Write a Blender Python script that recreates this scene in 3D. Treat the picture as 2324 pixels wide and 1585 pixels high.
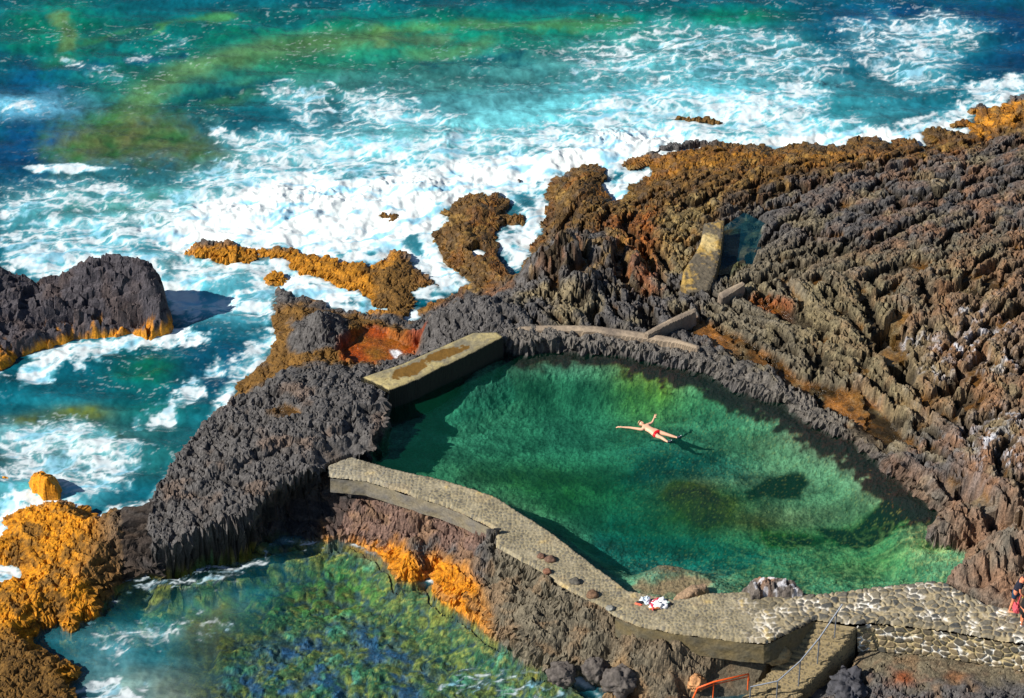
import bpy, bmesh, math, random
import numpy as np
from mathutils import Vector, Matrix, noise as mn
for o in list(bpy.data.objects): bpy.data.objects.remove(o)
S = bpy.context.scene
C = S.collection
R = math.radians

# ---------------------------------------------------------------- camera, sky, sun
FOC, DIST, DEP = 120.0, 120.0, R(40)
CAM = np.array([0.0, -DIST*math.cos(DEP), DIST*math.sin(DEP)])
cd = bpy.data.cameras.new('camera'); cam = bpy.data.objects.new('camera', cd); C.objects.link(cam)
cam.location = CAM.tolist(); cam.rotation_euler = (R(90)-DEP, 0, 0)
cd.lens = FOC; cd.sensor_width = 36; cd.clip_end = 5000; cd.clip_start = 1
S.camera = cam
SUN_EL, SUN_AZ = R(38), R(16)          # light travels towards (cos az, sin az)
w = bpy.data.worlds.new("World"); S.world = w; w.use_nodes = True
nt = w.node_tree; bg = nt.nodes['Background']; sky = nt.nodes.new('ShaderNodeTexSky')
sky.sky_type = 'NISHITA'; sky.sun_disc = False; sky.sun_elevation = SUN_EL
sky.sun_rotation = math.atan2(-math.cos(SUN_AZ), -math.sin(SUN_AZ))
sky.air_density = 1.0; sky.dust_density = 0.3; sky.ozone_density = 3.0
nt.links.new(sky.outputs[0], bg.inputs[0]); bg.inputs[1].default_value = 0.055
sl = bpy.data.lights.new('sun', 'SUN'); sl.energy = 5.0; sl.angle = R(0.5); sl.color = (1, .94, .84)
so = bpy.data.objects.new('sun', sl); C.objects.link(so)
Ld = Vector((math.cos(SUN_AZ)*math.cos(SUN_EL), math.sin(SUN_AZ)*math.cos(SUN_EL), -math.sin(SUN_EL)))
so.rotation_euler = Ld.to_track_quat('-Z', 'Y').to_euler()
S.view_settings.view_transform = 'Standard'; S.view_settings.look = 'None'
S.view_settings.gamma = 1; S.view_settings.exposure = 0.35
S.render.engine = 'CYCLES'

# ---------------------------------------------------------------- plan coordinates
# sketch coordinates (2324 x 1585) are surveyed onto the horizontal plane at height z
_f = np.array([0, math.cos(DEP), -math.sin(DEP)]); _u = np.array([0, math.sin(DEP), math.cos(DEP)])
def U(u, v, z=0.0):
    sx = (u/2324-.5)*36/FOC; sy = (.5-v/1585)*36*1585/2324/FOC
    d = _f + _u*sy; t = (z-CAM[2])/d[2]
    return (sx*t, CAM[1]+d[1]*t)
def V3(u, v, z): x, y = U(u, v, z); return Vector((x, y, z))
def PL(pts, z=0.0): return np.array([U(p[0], p[1], p[2] if len(p) > 2 else z) for p in pts])
def c(r, g, b):
    f = lambda q: (q/255/12.92 if q/255 <= .04045 else ((q/255+.055)/1.055)**2.4)
    return np.array([f(r), f(g), f(b)], dtype=np.float32)

# ---------------------------------------------------------------- noise
_rng = np.random.default_rng(7)
PERM = _rng.permutation(256).astype(np.int32); PERM = np.concatenate([PERM, PERM, PERM])
ANG = _rng.random(256)*2*np.pi; GX = np.cos(ANG).astype(np.float32); GY = np.sin(ANG).astype(np.float32)
RX = _rng.random(256).astype(np.float32); RY = _rng.random(256).astype(np.float32); RZ = _rng.random(256).astype(np.float32)
def pn(x, y, seed=0):
    x = x.astype(np.float32)+seed*17.31; y = y.astype(np.float32)+seed*9.17
    xi = np.floor(x).astype(np.int32); yi = np.floor(y).astype(np.int32)
    fx = x-xi; fy = y-yi; xi = xi & 255; yi = yi & 255
    def g(a, b, dx, dy):
        h = PERM[PERM[(xi+a) & 255]+((yi+b) & 255)]; return GX[h]*dx+GY[h]*dy
    u = fx*fx*fx*(fx*(fx*6-15)+10); v = fy*fy*fy*(fy*(fy*6-15)+10)
    a = g(0,0,fx,fy); b = g(1,0,fx-1,fy); d = g(0,1,fx,fy-1); e = g(1,1,fx-1,fy-1)
    return ((a+(b-a)*u)*(1-v)+(d+(e-d)*u)*v)*1.5
def fbm(x, y, o=4, seed=0, g=.5):
    s = 0; a = 1; t = 0
    for i in range(o): s = s+a*pn(x*2.03**i, y*2.03**i, seed+i*3); t += a; a *= g
    return s/t*1.3
def ridged(x, y, o=3, seed=0, g=.55):
    s = 0; a = 1; t = 0
    for i in range(o): s = s+a*(1-2*np.abs(pn(x*2.1**i, y*2.1**i, seed+i*5))); t += a; a *= g
    return s/t
def worley(x, y, seed=0, jit=.95):
    x = x.astype(np.float32)+seed*13.7; y = y.astype(np.float32)+seed*5.3
    xi = np.floor(x).astype(np.int32); yi = np.floor(y).astype(np.int32); fx = x-xi; fy = y-yi
    f1 = np.full(x.shape, 9, np.float32); f2 = f1.copy(); idd = np.zeros(x.shape, np.int32)
    for a in (-1, 0, 1):
        for b in (-1, 0, 1):
            h = PERM[PERM[(xi+a) & 255]+((yi+b) & 255)]
            dx = a+.5+(RX[h]-.5)*jit-fx; dy = b+.5+(RY[h]-.5)*jit-fy; d = dx*dx+dy*dy
            m = d < f1
            f2 = np.where(m, f1, np.minimum(f2, d)); f1 = np.where(m, d, f1); idd = np.where(m, h, idd)
    return np.sqrt(f1), np.sqrt(f2), idd
def wfacet(x, y, seed=0, jit=.95):      # tilted facets, one random plane per cell
    x = x.astype(np.float32)+seed*13.7; y = y.astype(np.float32)+seed*5.3
    xi = np.floor(x).astype(np.int32); yi = np.floor(y).astype(np.int32); fx = x-xi; fy = y-yi
    f1 = np.full(x.shape, 9, np.float32); out = np.zeros(x.shape, np.float32)
    for a in (-1, 0, 1):
        for b in (-1, 0, 1):
            h = PERM[PERM[(xi+a) & 255]+((yi+b) & 255)]
            dx = a+.5+(RX[h]-.5)*jit-fx; dy = b+.5+(RY[h]-.5)*jit-fy; d = dx*dx+dy*dy
            k = PERM[h]; val = dx*(RX[k]-.5)*1.6+dy*(RY[k]-.5)*1.6+(RZ[k]-.5)*.5
            m = d < f1; f1 = np.where(m, d, f1); out = np.where(m, val, out)
    return out
def blur(a):
    b = a.copy(); b[1:-1] = (a[:-2]+2*a[1:-1]+a[2:])/4; d = b.copy(); d[:, 1:-1] = (b[:, :-2]+2*b[:, 1:-1]+b[:, 2:])/4; return d
def sst(a, b, x): t = np.clip((x-a)/(b-a), 0, 1); return t*t*(3-2*t)
def lerp(a, b, t): return a+(b-a)*t
def mixc(col, new, m): m = m[..., None]; return col*(1-m)+new*m

# ---------------------------------------------------------------- grids and meshes
class Grid:
    def __init__(s, xs, ys, k=3):
        s.xs, s.ys, s.k = xs, ys, k
        s.X, s.Y = np.meshgrid(xs.astype(np.float32), ys.astype(np.float32))
        s.ix = np.unique(np.append(np.arange(0, len(xs), k), len(xs)-1)); s.iy = np.unique(np.append(np.arange(0, len(ys), k), len(ys)-1))
        s.cX, s.cY = np.meshgrid(xs[s.ix], ys[s.iy])
    def up(s, a):
        nx, ny = len(s.xs), len(s.ys)
        gx = np.arange(nx); gy = np.arange(ny)
        jx = np.clip(np.searchsorted(s.ix, gx, 'right')-1, 0, len(s.ix)-2); jy = np.clip(np.searchsorted(s.iy, gy, 'right')-1, 0, len(s.iy)-2)
        tx = ((gx-s.ix[jx])/(s.ix[jx+1]-s.ix[jx])).astype(np.float32); ty = ((gy-s.iy[jy])/(s.iy[jy+1]-s.iy[jy])).astype(np.float32)
        a = a.astype(np.float32); r = a[:, jx]*(1-tx)+a[:, jx+1]*tx
        return r[jy]*(1-ty)[:, None]+r[jy+1]*ty[:, None]
    def seg(s, P, closed, sub=None):
        X, Y = s.cX, s.cY; d2 = np.full(X.shape, 1e9); ins = np.zeros(X.shape, bool); n = len(P)
        for i in range(n if closed else n-1):
            x1, y1 = P[i]; x2, y2 = P[(i+1) % n]; ex, ey = x2-x1, y2-y1
            t = np.clip(((X-x1)*ex+(Y-y1)*ey)/(ex*ex+ey*ey+1e-9), 0, 1)
            d2 = np.minimum(d2, (X-x1-t*ex)**2+(Y-y1-t*ey)**2)
            if closed and y1 != y2:
                ins ^= ((y1 > Y) != (y2 > Y)) & (X < (x2-x1)*(Y-y1)/(y2-y1)+x1)
        d = np.sqrt(d2); return s.up(np.where(ins, -d, d) if closed else d)
    def sd(s, pts, z=0.0): return s.seg(PL(pts, z), True)          # signed distance to a plan polygon
    def ln(s, pts, z=0.0): return s.seg(PL(pts, z), False)
    def rbf(s, pts, eps=.3):
        P = PL(pts); z = np.array([p[2] for p in pts]); n = len(P)
        D = np.sqrt(((P[:, None]-P[None])**2).sum(-1)+eps)
        A = np.zeros((n+1, n+1)); A[:n, :n] = D; A[:n, n] = 1; A[n, :n] = 1
        w_ = np.linalg.solve(A+np.eye(n+1)*1e-6, np.append(z, 0))
        r = np.full(s.cX.shape, w_[n])
        for i in range(n): r += w_[i]*np.sqrt((s.cX-P[i, 0])**2+(s.cY-P[i, 1])**2+eps)
        return s.up(r)
def make_mesh(name, X, Y, Z, keep, attrs, mat, smooth=True, parent=None):
    ny, nx = X.shape
    fk = keep[:-1, :-1] | keep[1:, :-1] | keep[:-1, 1:] | keep[1:, 1:]
    idx = np.arange(nx*ny).reshape(ny, nx)
    q = np.stack([idx[:-1, :-1], idx[:-1, 1:], idx[1:, 1:], idx[1:, :-1]], -1)[fk]
    used = np.zeros(nx*ny, bool); used[q.ravel()] = True; rm = np.cumsum(used)-1; q = rm[q].astype(np.int32)
    co = np.stack([X.ravel(), Y.ravel(), Z.ravel()], -1)[used].astype(np.float32)
    me = bpy.data.meshes.new(name); me.vertices.add(len(co)); me.vertices.foreach_set('co', co.ravel())
    me.loops.add(q.size); me.loops.foreach_set('vertex_index', q.ravel())
    me.polygons.add(len(q)); me.polygons.foreach_set('loop_start', np.arange(0, q.size, 4, dtype=np.int32))
    me.polygons.foreach_set('loop_total', np.full(len(q), 4, np.int32))
    me.polygons.foreach_set('use_smooth', np.full(len(q), smooth))
    me.update(calc_edges=True)
    for an, arr in attrs.items():
        a = me.color_attributes.new(an, 'FLOAT_COLOR', 'POINT')
        a.data.foreach_set('color', arr.reshape(-1, 4)[used].astype(np.float32).ravel())
    me.materials.append(mat)
    o = bpy.data.objects.new(name, me); C.objects.link(o)
    if parent: o.parent = parent
    return o
def rgba(col, a): return np.concatenate([col.astype(np.float32), np.broadcast_to(np.asarray(a, np.float32), col.shape[:-1])[..., None]], -1)
def tag(o, label=None, cat=None, group=None, kind=None):
    if label: o['label'] = label
    if cat: o['category'] = cat
    if group: o['group'] = group
    if kind: o['kind'] = kind
    return o

# ---------------------------------------------------------------- materials
def newmat(name):
    m = bpy.data.materials.new(name); m.use_nodes = True; n = m.node_tree; p = n.nodes['Principled BSDF']; return m, n, p
def nd(n, t, **k):
    x = n.nodes.new(t)
    for a, b in k.items(): setattr(x, a, b)
    return x
def rock_mat(name, attr=True, color=(.1, .1, .1), bump=.35, sc=9.0, var=.55, spec=.35):
    m, n, p = newmat(name); L = n.links.new
    tc = nd(n, 'ShaderNodeNewGeometry') if attr else nd(n, 'ShaderNodeTexCoord')
    pos = tc.outputs['Position'] if attr else tc.outputs['Object']
    n1 = nd(n, 'ShaderNodeTexNoise'); n1.inputs['Scale'].default_value = sc; n1.inputs['Detail'].default_value = 6; n1.inputs['Roughness'].default_value = .7
    n2 = nd(n, 'ShaderNodeTexNoise'); n2.inputs['Scale'].default_value = sc*.35; n2.inputs['Detail'].default_value = 4
    L(pos, n1.inputs['Vector']); L(pos, n2.inputs['Vector'])
    mr = nd(n, 'ShaderNodeMapRange'); L(n1.outputs[0], mr.inputs[0])
    mr.inputs[1].default_value = .3; mr.inputs[2].default_value = .7; mr.inputs[3].default_value = 1-var; mr.inputs[4].default_value = 1+var
    mx = nd(n, 'ShaderNodeMix', data_type='RGBA', blend_type='MULTIPLY'); mx.inputs[0].default_value = 1
    if attr:
        a = nd(n, 'ShaderNodeAttribute', attribute_name='col'); L(a.outputs['Color'], mx.inputs[6]); L(a.outputs['Alpha'], p.inputs['Roughness'])
    else:
        cr = nd(n, 'ShaderNodeValToRGB'); L(n2.outputs[0], cr.inputs[0]); e = cr.color_ramp.elements
        e[0].position = .35; e[1].position = .65; e[0].color = tuple(q*.75 for q in color)+(1,); e[1].color = tuple(q*1.2 for q in color)+(1,)
        L(cr.outputs[0], mx.inputs[6]); p.inputs['Roughness'].default_value = .8
    L(mr.outputs[0], mx.inputs[7]); L(mx.outputs[2], p.inputs['Base Color'])
    p.inputs['Specular IOR Level'].default_value = spec
    b = nd(n, 'ShaderNodeBump'); b.inputs['Strength'].default_value = bump; b.inputs['Distance'].default_value = .05
    L(n1.outputs[0], b.inputs['Height']); L(b.outputs[0], p.inputs['Normal'])
    return m
M_ROCK = rock_mat('lava_rock', bump=.9, sc=13)
M_COB = rock_mat('cobble_paving', bump=.35, sc=14, var=.25)
M_CONC = rock_mat('rough_concrete', bump=.3, sc=10, var=.22)
def water_mat(name, wscale, wstr, rough=.06):
    m, n, p = newmat(name); L = n.links.new; n.nodes.remove(p); out = n.nodes['Material Output']
    g = nd(n, 'ShaderNodeNewGeometry')
    a = nd(n, 'ShaderNodeAttribute', attribute_name='col'); t = nd(n, 'ShaderNodeAttribute', attribute_name='tint')
    n1 = nd(n, 'ShaderNodeTexNoise'); n1.inputs['Scale'].default_value = wscale; n1.inputs['Detail'].default_value = 5; n1.inputs['Roughness'].default_value = .6
    mp = nd(n, 'ShaderNodeMapping'); mp.inputs['Scale'].default_value = (.6, 1.3, 1); mp.inputs['Rotation'].default_value = (0, 0, R(-12))
    L(g.outputs['Position'], mp.inputs[0]); L(mp.outputs[0], n1.inputs['Vector'])
    b = nd(n, 'ShaderNodeBump'); b.inputs['Distance'].default_value = .12; L(n1.outputs[0], b.inputs['Height'])
    bs = nd(n, 'ShaderNodeMath', operation='MULTIPLY_ADD'); L(t.outputs['Alpha'], bs.inputs[0]); bs.inputs[1].default_value = -wstr*.85; bs.inputs[2].default_value = wstr; L(bs.outputs[0], b.inputs['Strength'])
    tr = nd(n, 'ShaderNodeBsdfTransparent'); L(t.outputs['Color'], tr.inputs[0])
    df = nd(n, 'ShaderNodeBsdfDiffuse'); L(a.outputs['Color'], df.inputs[0]); L(b.outputs[0], df.inputs['Normal'])
    m1 = nd(n, 'ShaderNodeMixShader'); L(a.outputs['Alpha'], m1.inputs[0]); L(tr.outputs[0], m1.inputs[1]); L(df.outputs[0], m1.inputs[2])
    gl = nd(n, 'ShaderNodeBsdfGlossy'); gl.inputs['Roughness'].default_value = rough; L(b.outputs[0], gl.inputs['Normal'])
    lw = nd(n, 'ShaderNodeLayerWeight'); lw.inputs[0].default_value = .5; L(b.outputs[0], lw.inputs['Normal'])
    pw = nd(n, 'ShaderNodeMath', operation='POWER'); L(lw.outputs['Facing'], pw.inputs[0]); pw.inputs[1].default_value = 4
    fr = nd(n, 'ShaderNodeMath', operation='MULTIPLY_ADD'); L(pw.outputs[0], fr.inputs[0]); fr.inputs[1].default_value = .9; fr.inputs[2].default_value = .02
    iv = nd(n, 'ShaderNodeMath', operation='SUBTRACT'); iv.inputs[0].default_value = 1; L(t.outputs['Alpha'], iv.inputs[1])
    mu = nd(n, 'ShaderNodeMath', operation='MULTIPLY'); L(fr.outputs[0], mu.inputs[0]); L(iv.outputs[0], mu.inputs[1])
    m2 = nd(n, 'ShaderNodeMixShader'); L(mu.outputs[0], m2.inputs[0]); L(m1.outputs[0], m2.inputs[1]); L(gl.outputs[0], m2.inputs[2])
    L(m2.outputs[0], out.inputs[0]); return m
M_SEA = water_mat('sea_water', 3.0, .55, .08)
M_POOL = water_mat('pool_water', 4.0, .12, .05)
def plain(name, col, rough=.7, metal=0, bump=0, sc=30, var=.15):
    m, n, p = newmat(name); L = n.links.new
    tc = nd(n, 'ShaderNodeTexCoord'); n1 = nd(n, 'ShaderNodeTexNoise'); n1.inputs['Scale'].default_value = sc; n1.inputs['Detail'].default_value = 3
    L(tc.outputs['Object'], n1.inputs['Vector'])
    cr = nd(n, 'ShaderNodeValToRGB'); L(n1.outputs[0], cr.inputs[0]); e = cr.color_ramp.elements
    e[0].position = .3; e[1].position = .7
    e[0].color = tuple(float(q)*(1-var) for q in col)+(1,); e[1].color = tuple(min(1, float(q)*(1+var)) for q in col)+(1,)
    L(cr.outputs[0], p.inputs['Base Color']); p.inputs['Roughness'].default_value = rough; p.inputs['Metallic'].default_value = metal
    if bump:
        b = nd(n, 'ShaderNodeBump'); b.inputs['Strength'].default_value = bump; L(n1.outputs[0], b.inputs['Height']); L(b.outputs[0], p.inputs['Normal'])
    return m

# ================================================================ TERRAIN
ZP, ZW = 1.6, 2.0                      # pool level, walkway level
def axis(a, b, st, lo, hi):
    m = np.arange(a, b, st); out = [m]
    l = []; p = a; d = st
    while p > lo: d *= 1.3; p -= d; l.append(p)
    r = []; p = m[-1]; d = st
    while p < hi: d *= 1.3; p += d; r.append(p)
    return np.concatenate([np.array(l[::-1]), m, np.array(r)])
G = Grid(axis(-21.6, 21.6, .042, -500, 500), axis(-19.2, 23.6, .052, -60, 900), 2)
X, Y = G.X, G.Y
NB = fbm(X*.9, Y*.9, 3, 1); NM = fbm(X*2.7, Y*2.7, 3, 5); NF = fbm(X*8, Y*8, 3, 9)
RAG = NB*.32+NM*.14+NF*.05                # ragged edge noise in metres

LAND = [(2500,120),(2324,215),(2285,222),(2279,240),(2248,247),(2215,262),(2200,285),(2196,306),(2160,296),(2111,291),(2084,300),(2086,318),(2118,332),(2097,333),(2084,321),(2036,314),(2019,330),(1974,309),(1940,311),(1920,328),(1872,333),(1827,326),(1790,330),(1769,338),(1701,330),(1656,328),(1598,320),(1560,320),(1518,328),(1477,342),(1436,359),(1405,378),(1409,386),(1436,391),(1477,379),(1470,396),(1450,410),(1422,424),(1412,455),(1391,458),(1378,441),(1368,424),(1381,407),(1371,393),(1340,376),(1299,386),(1272,403),(1245,420),(1241,441),(1238,455),(1245,489),(1224,513),(1214,545),(1190,590),(1176,606),(1160,600),(1150,570),(1135,540),(1115,530),(1150,505),(1190,515),(1197,500),(1193,487),(1150,490),(1152,458),(1135,434),(1100,445),(1063,441),(1030,465),(998,482),(1020,505),(998,516),(978,535),(985,555),(1012,593),(1039,630),(1060,647),(1030,668),(985,690),(955,700),(933,730),(925,722),(944,699),(937,664),(970,660),(1012,657),(975,630),(947,610),(930,586),(915,572),(892,572),(870,590),(840,608),(827,596),(794,600),(735,586),(684,576),(632,560),(575,570),(580,584),(643,596),(663,614),(690,628),(735,638),(772,656),(800,664),(848,692),(872,705),(830,712),(766,702),(700,680),(632,658),(615,685),(619,733),(626,760),(612,801),(595,829),(547,835,.6),(513,859,1.2),(496,883,1.8),(479,907,2),(434,955,2),(403,979,2),(376,1016,2),(366,1034,1.8),(345,1063,1.8),(308,1083,1.6),(246,1111,1.2),(226,1138,.9),(205,1145,.5),(150,1148),(103,1152),(62,1165),(20,1174),(-10,1182),(20,1200),(15,1225),(-20,1240),(-40,1270),(40,1290),(55,1322),(10,1328),(-60,1345),(-300,1300),(-300,1700),
 (190,1660),(185,1600),(160,1560),(191,1524),(147,1507),(99,1480),(75,1456),(92,1432),(130,1415),(161,1439),(191,1408),(219,1408),(236,1370),(260,1343),(280,1319),(342,1305),(410,1292),(513,1268),(581,1251),(649,1237),(735,1227),(766,1223),(804,1237),(858,1258),(886,1285),(896,1316),(937,1326),(957,1312),(978,1299),(978,1346),(1005,1367),(1039,1387),(1074,1408),(1108,1446),(1142,1456),(1169,1490),(1227,1524),(1279,1538),(1340,1555),(1368,1585),(1400,1800),(3200,1800),(3200,120)]
ISL = [[(422,574),(440,554),(465,546),(500,554),(547,556),(590,574),(583,592),(550,602),(485,596),(440,586)],[(598,630),(640,620),(655,638),(612,648)],
 [(2193,246),(2215,236),(2240,240),(2250,248),(2225,257),(2200,257)],[(2152,283),(2180,273),(2207,278),(2205,292),(2170,296)],
 [(843,490),(870,482),(905,487),(928,502),(890,506),(855,500)],[(1210,378),(1228,366),(1240,372),(1228,384)],[(1305,356),(1325,349),(1352,358),(1345,368),(1320,362)],
 [(1518,270),(1545,266),(1600,268),(1640,280),(1600,279),(1550,277)],[(1156,405),(1185,404),(1180,410)],[(1235,398),(1262,393),(1270,399),(1245,405)]]
sl = G.sd(LAND)
for p in ISL: sl = np.minimum(sl, G.sd(p)+.02)
sdl = sl+RAG*.6
HP = [(1060,665,.25),(1000,675,.25),(1110,640,.4),(960,715,.3),(930,690,.35),(1020,570,.35),(1150,600,.3),(1180,620,.5),(860,650,.3),(700,640,.3),(2290,250,.9),(2200,300,.5),(2080,330,.5),(1900,350,.55),(1700,360,.5),(1500,370,.4),(1340,400,.55),(1260,450,.5),(1100,470,.45),(1060,560,.55),(1130,600,.7),(1540,272,.12),(880,495,.2),(500,575,.3),
(2324,350,1.4),(2100,400,1.3),(1900,430,1.3),(1750,480,1.3),(1600,480,1.0),(1450,480,.8),(1350,520,1.0),(1280,560,1.6),(1250,600,1.6),(1400,620,1.7),(1500,640,1.6),
(1100,700,2.0),(1000,720,1.6),(1180,740,2.1),(1300,745,2.05),(1450,750,1.9),(1560,775,1.9),(1700,830,1.9),(1850,930,1.9),(2000,1030,2.0),(2100,1100,2.3),(2200,1220,2.5),
(1700,560,1.5),(1700,650,1.7),(1850,650,2.1),(1950,600,2.0),(2100,560,2.1),(2300,500,2.0),(1900,780,2.2),(2000,880,2.3),(2150,800,2.7),(2300,700,2.8),(2300,900,3.2),(2200,1000,3.0),(2300,1150,3.2),(2280,1280,2.9),(2400,1340,2.8),
(900,640,.55),(800,620,.4),(700,600,.35),(760,690,.45),(870,730,.6),(880,780,.8),(660,680,.5),(730,740,1.1),(840,790,.7),(950,790,1.2),(640,810,.7),(600,840,.9),(700,830,1.3),
(560,880,1.9),(600,900,2.3),(700,880,2.5),(800,880,2.5),(860,900,2.6),(850,1000,2.6),(700,1000,2.6),(600,1050,2.5),(450,1050,2.1),(400,1150,1.9),(300,1180,1.5),(220,1200,1.1),(150,1250,.7),(50,1250,.6),(100,1400,.8),(50,1350,.8),(220,1350,1.0),(30,1550,.8),(100,1550,.6),(350,1250,1.6),(480,1190,2.0),(600,1130,2.3),(700,1070,2.5),
(780,1120,1.6),(760,1190,.9),(850,1150,1.6),(870,1230,.6),(950,1220,1.3),(940,1290,.5),(1050,1370,.4),(1000,1320,.4),(1080,1280,1.4),(1150,1300,1.8),(1200,1400,1.4),(1300,1420,1.6),(1180,1460,.8),(1400,1450,1.6),(1300,1510,.7),(1450,1540,.7),(1550,1480,1.4),(1650,1520,1.1),(1700,1490,1.3),(1600,1570,.4),(1950,1500,1.0),(2100,1500,1.1),(2300,1530,1.2),(1900,1560,.7),(2100,1580,.9)]
HB = G.rbf(HP)
HB = np.clip(HB, .15, 3.5)
nrth = (Y > -3.5) & (X > -10); inl = np.maximum(-sdl, 0)
HB = np.minimum(HB, np.where(nrth, .10+.30*inl+1.2*np.maximum(inl-1.2, 0), .14+1.0*inl)*(1+.4*NB))
# --- flow lines of the lava field
FL = [(1700,500,1,-.5),(2000,420,1,-.35),(2250,400,1,-.25),(1500,450,1,-.5),(1800,590,1,-.3),(2000,600,1,-.45),(2200,600,1,-.55),(2260,760,1,-.85),(2150,850,1,-.7),(2060,780,.3,-1),(1850,700,.8,1),(1900,800,.8,1),(1780,760,1,.7),(2000,930,1,.8),(2100,1000,1,.9),(2250,1000,1,-.7),(1380,600,.45,1),(1300,560,.2,1),(1100,560,.3,1),(1450,560,.4,1),(700,1000,1,-.2),(500,1100,1,-.5),(1300,1430,1,.5),(2200,1200,.6,1),(2100,1500,1,.1),(1600,400,1,-.3)]
cx, cy = G.cX, G.cY
fx_ = np.zeros(cx.shape); fy_ = fx_.copy()
for (u, v, du, dv) in FL:
    a = math.atan2(-dv/.64, du); px, py = U(u, v, 1.5); wgt = 1/(((cx-px)**2+(cy-py)**2)**1.2+.3); fx_ += wgt*np.cos(2*a); fy_ += wgt*np.sin(2*a)
th = np.arctan2(fy_, fx_)/2+.75*fbm(cx*.33, cy*.33, 3, 29)+.35*pn(cx*1.1, cy*1.1, 28); dX, dY = np.cos(th), np.sin(th)
def lic(freq, seed, n, st):
    s = 0
    for sg in (-1, 1):
        px, py = cx.copy(), cy.copy()
        for k in range(n):
            s = s+pn((px+.25*np.sin(py))*freq, (py+.25*np.sin(px))*freq, seed); px = px+sg*dX*st; py = py+sg*dY*st
    return s/np.sqrt(2.0*n)
L1 = G.up(lic(1.7, 31, 7, .2)); L2 = G.up(lic(3.4, 37, 9, .14)); L3 = G.up(lic(5.6, 39, 8, .11))
# --- roughness zones
def SM(sd, w=.3): return 1-sst(-w, w, sd)
FIELD = [(1200,520),(1240,400),(1600,330),(2400,200),(2400,1380),(2160,1320),(2110,1190),(2130,1150),(2000,1030),(1850,940),(1650,830),(1560,740),(1480,750),(1150,750),(1170,650)]
fld = SM(G.sd(FIELD, 1.8), .5)
PLAT = [(620,860),(820,850),(890,900),(880,1000),(740,1060),(600,1140),(400,1230),(280,1280),(230,1150),(350,1060),(490,890)]
plat = SM(G.sd(PLAT, 2.4), .4)
PLATP = [(640,865),(820,856),(855,873),(882,886),(882,897),(887,938),(879,969),(858,993),(848,1020),(800,1022),(742,1058),(690,1075),(640,1096),(590,1128),(540,1155),(450,1178),(380,1195),(330,1190),(330,1090),(385,1010),(480,910),(520,870)]
sdPl = G.sd(PLATP, 2.3)+.45*RAG; hPl = SM(sdPl, .19)
plt_h = G.rbf([(640,865,1.9),(820,880,2.35),(870,950,2.45),(840,1010,2.45),(742,1058,2.4),(640,1096,2.25),(540,1150,2.0),(400,1190,1.6),(330,1150,1.5),(400,1000,1.9),(500,900,1.9),(700,960,2.4)])
POOL = [(1150,764,2.2),(1166,781,2),(1197,786,2),(1245,776,2),(1299,779,2),(1347,783,2),(1398,783,2),(1432,789,2),(1484,800,2),(1530,813,2),(1581,827,1.9),(1615,834,1.9),(1646,854,1.9),(1683,875,1.9),(1735,892,1.9),(1783,899,1.9),(1813,926,1.9),(1854,953,1.9),(1899,971,1.9),(1940,991,1.8),(1967,1015,1.8),(1998,1032,1.9),(2008,1054,2),(2036,1065,2),(2063,1089,2),(2111,1123,2),(2145,1147,2),(2128,1169,2),(2111,1193,2),(2118,1215,2),(2162,1225,2),(2196,1242,2),(2193,1266,2),(2179,1287,2),(2155,1301,2),(2138,1325,2),
  (1960,1352,2),(1848,1362,2),(1780,1375,2),(1700,1372,2),(1560,1375,2),(1440,1360,2),(1381,1324,2),(1176,1180,2),(1074,1130,2),(927,1090,2),(800,1050,2.2),(800,1024,2.5),(848,1023,2.5),(858,993,2.6),(879,969,2.6),(887,938,2.6),(882,897,2.6),(882,875,2.5),(930,850,2.5),(1057,788,2.5),(1120,758,2.5)]
sp = G.sd(POOL)+.3*RAG*sst(-16, -14, -X*0-15+0*X+1)*1.0
spc = np.maximum(sp, 0); HB = np.where((X > 1.5) | (Y < -6), np.minimum(HB, 1.86+.75*spc), HB)
HS = lerp(-1.0, HB, sst(.3, -.4, sdl)); HS = lerp(HS, np.maximum(HS, plt_h), hPl); HS = lerp(HS, ZP-.6, sst(.2, -.2, sp))
SX = X+.25*HS+.10*NB; SY = Y+1.15*HS+.06*NM              # skewed with height, so detail does not streak down steep faces
NM2 = fbm(SX*2.7, SY*2.7, 3, 6); NF2 = fbm(SX*9, SY*9, 3, 10)
wx = SX+.10*NM2; wy = SY+.10*NM2
f1, f2, id1 = worley(wx*2.4, wy*2.4, 3)
g1, g2, id2 = worley(wx*6.0+NF2*.35, wy*6.0, 11)
RG = ridged(wx*1.1, wy*1.1, 3, 21); RF = ridged(SX*4.2, SY*4.2, 2, 27)
dome = np.sqrt(np.clip(1-(f1/.72)**2, 0, 1)); dome2 = np.sqrt(np.clip(1-(g1/.70)**2, 0, 1))
lump = dome*(.35+.9*RZ[id1])-.4; clink = dome2*(.3+RZ[id2])-.4
cav = sst(.05, .45, fbm(SX*1.7, SY*1.7, 4, 33))
CR = -sst(.08, .0, f2-f1)*.06
fr1 = blur(blur(blur(wfacet(SX*1.25+.15*NM2, SY*1.25, 61)))); fr2 = blur(blur(wfacet(SX*3.1+.2*NM2, SY*3.1, 63))); fr3 = .6*blur(wfacet(SX*6, SY*6, 65))
F5 = fbm(SX*2.4, SY*2.4, 3, 67, .6)
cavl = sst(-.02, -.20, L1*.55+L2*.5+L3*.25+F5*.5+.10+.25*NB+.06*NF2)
crk = sst(.10, .0, f2-f1)
GRT = pn(SX*8.5, SY*8.5, 68)*.022+pn(SX*4.3, SY*4.3, 69)*.035+.018*wfacet(SX*5.5, SY*5.5, 66)
rough = .15*fr1+.085*fr2+.05*fr3+.07*F5+GRT-.10*sst(.05, .4, -F5-NM2*.3)-.08*crk-.05*sst(.10, .0, g2-g1)
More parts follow.
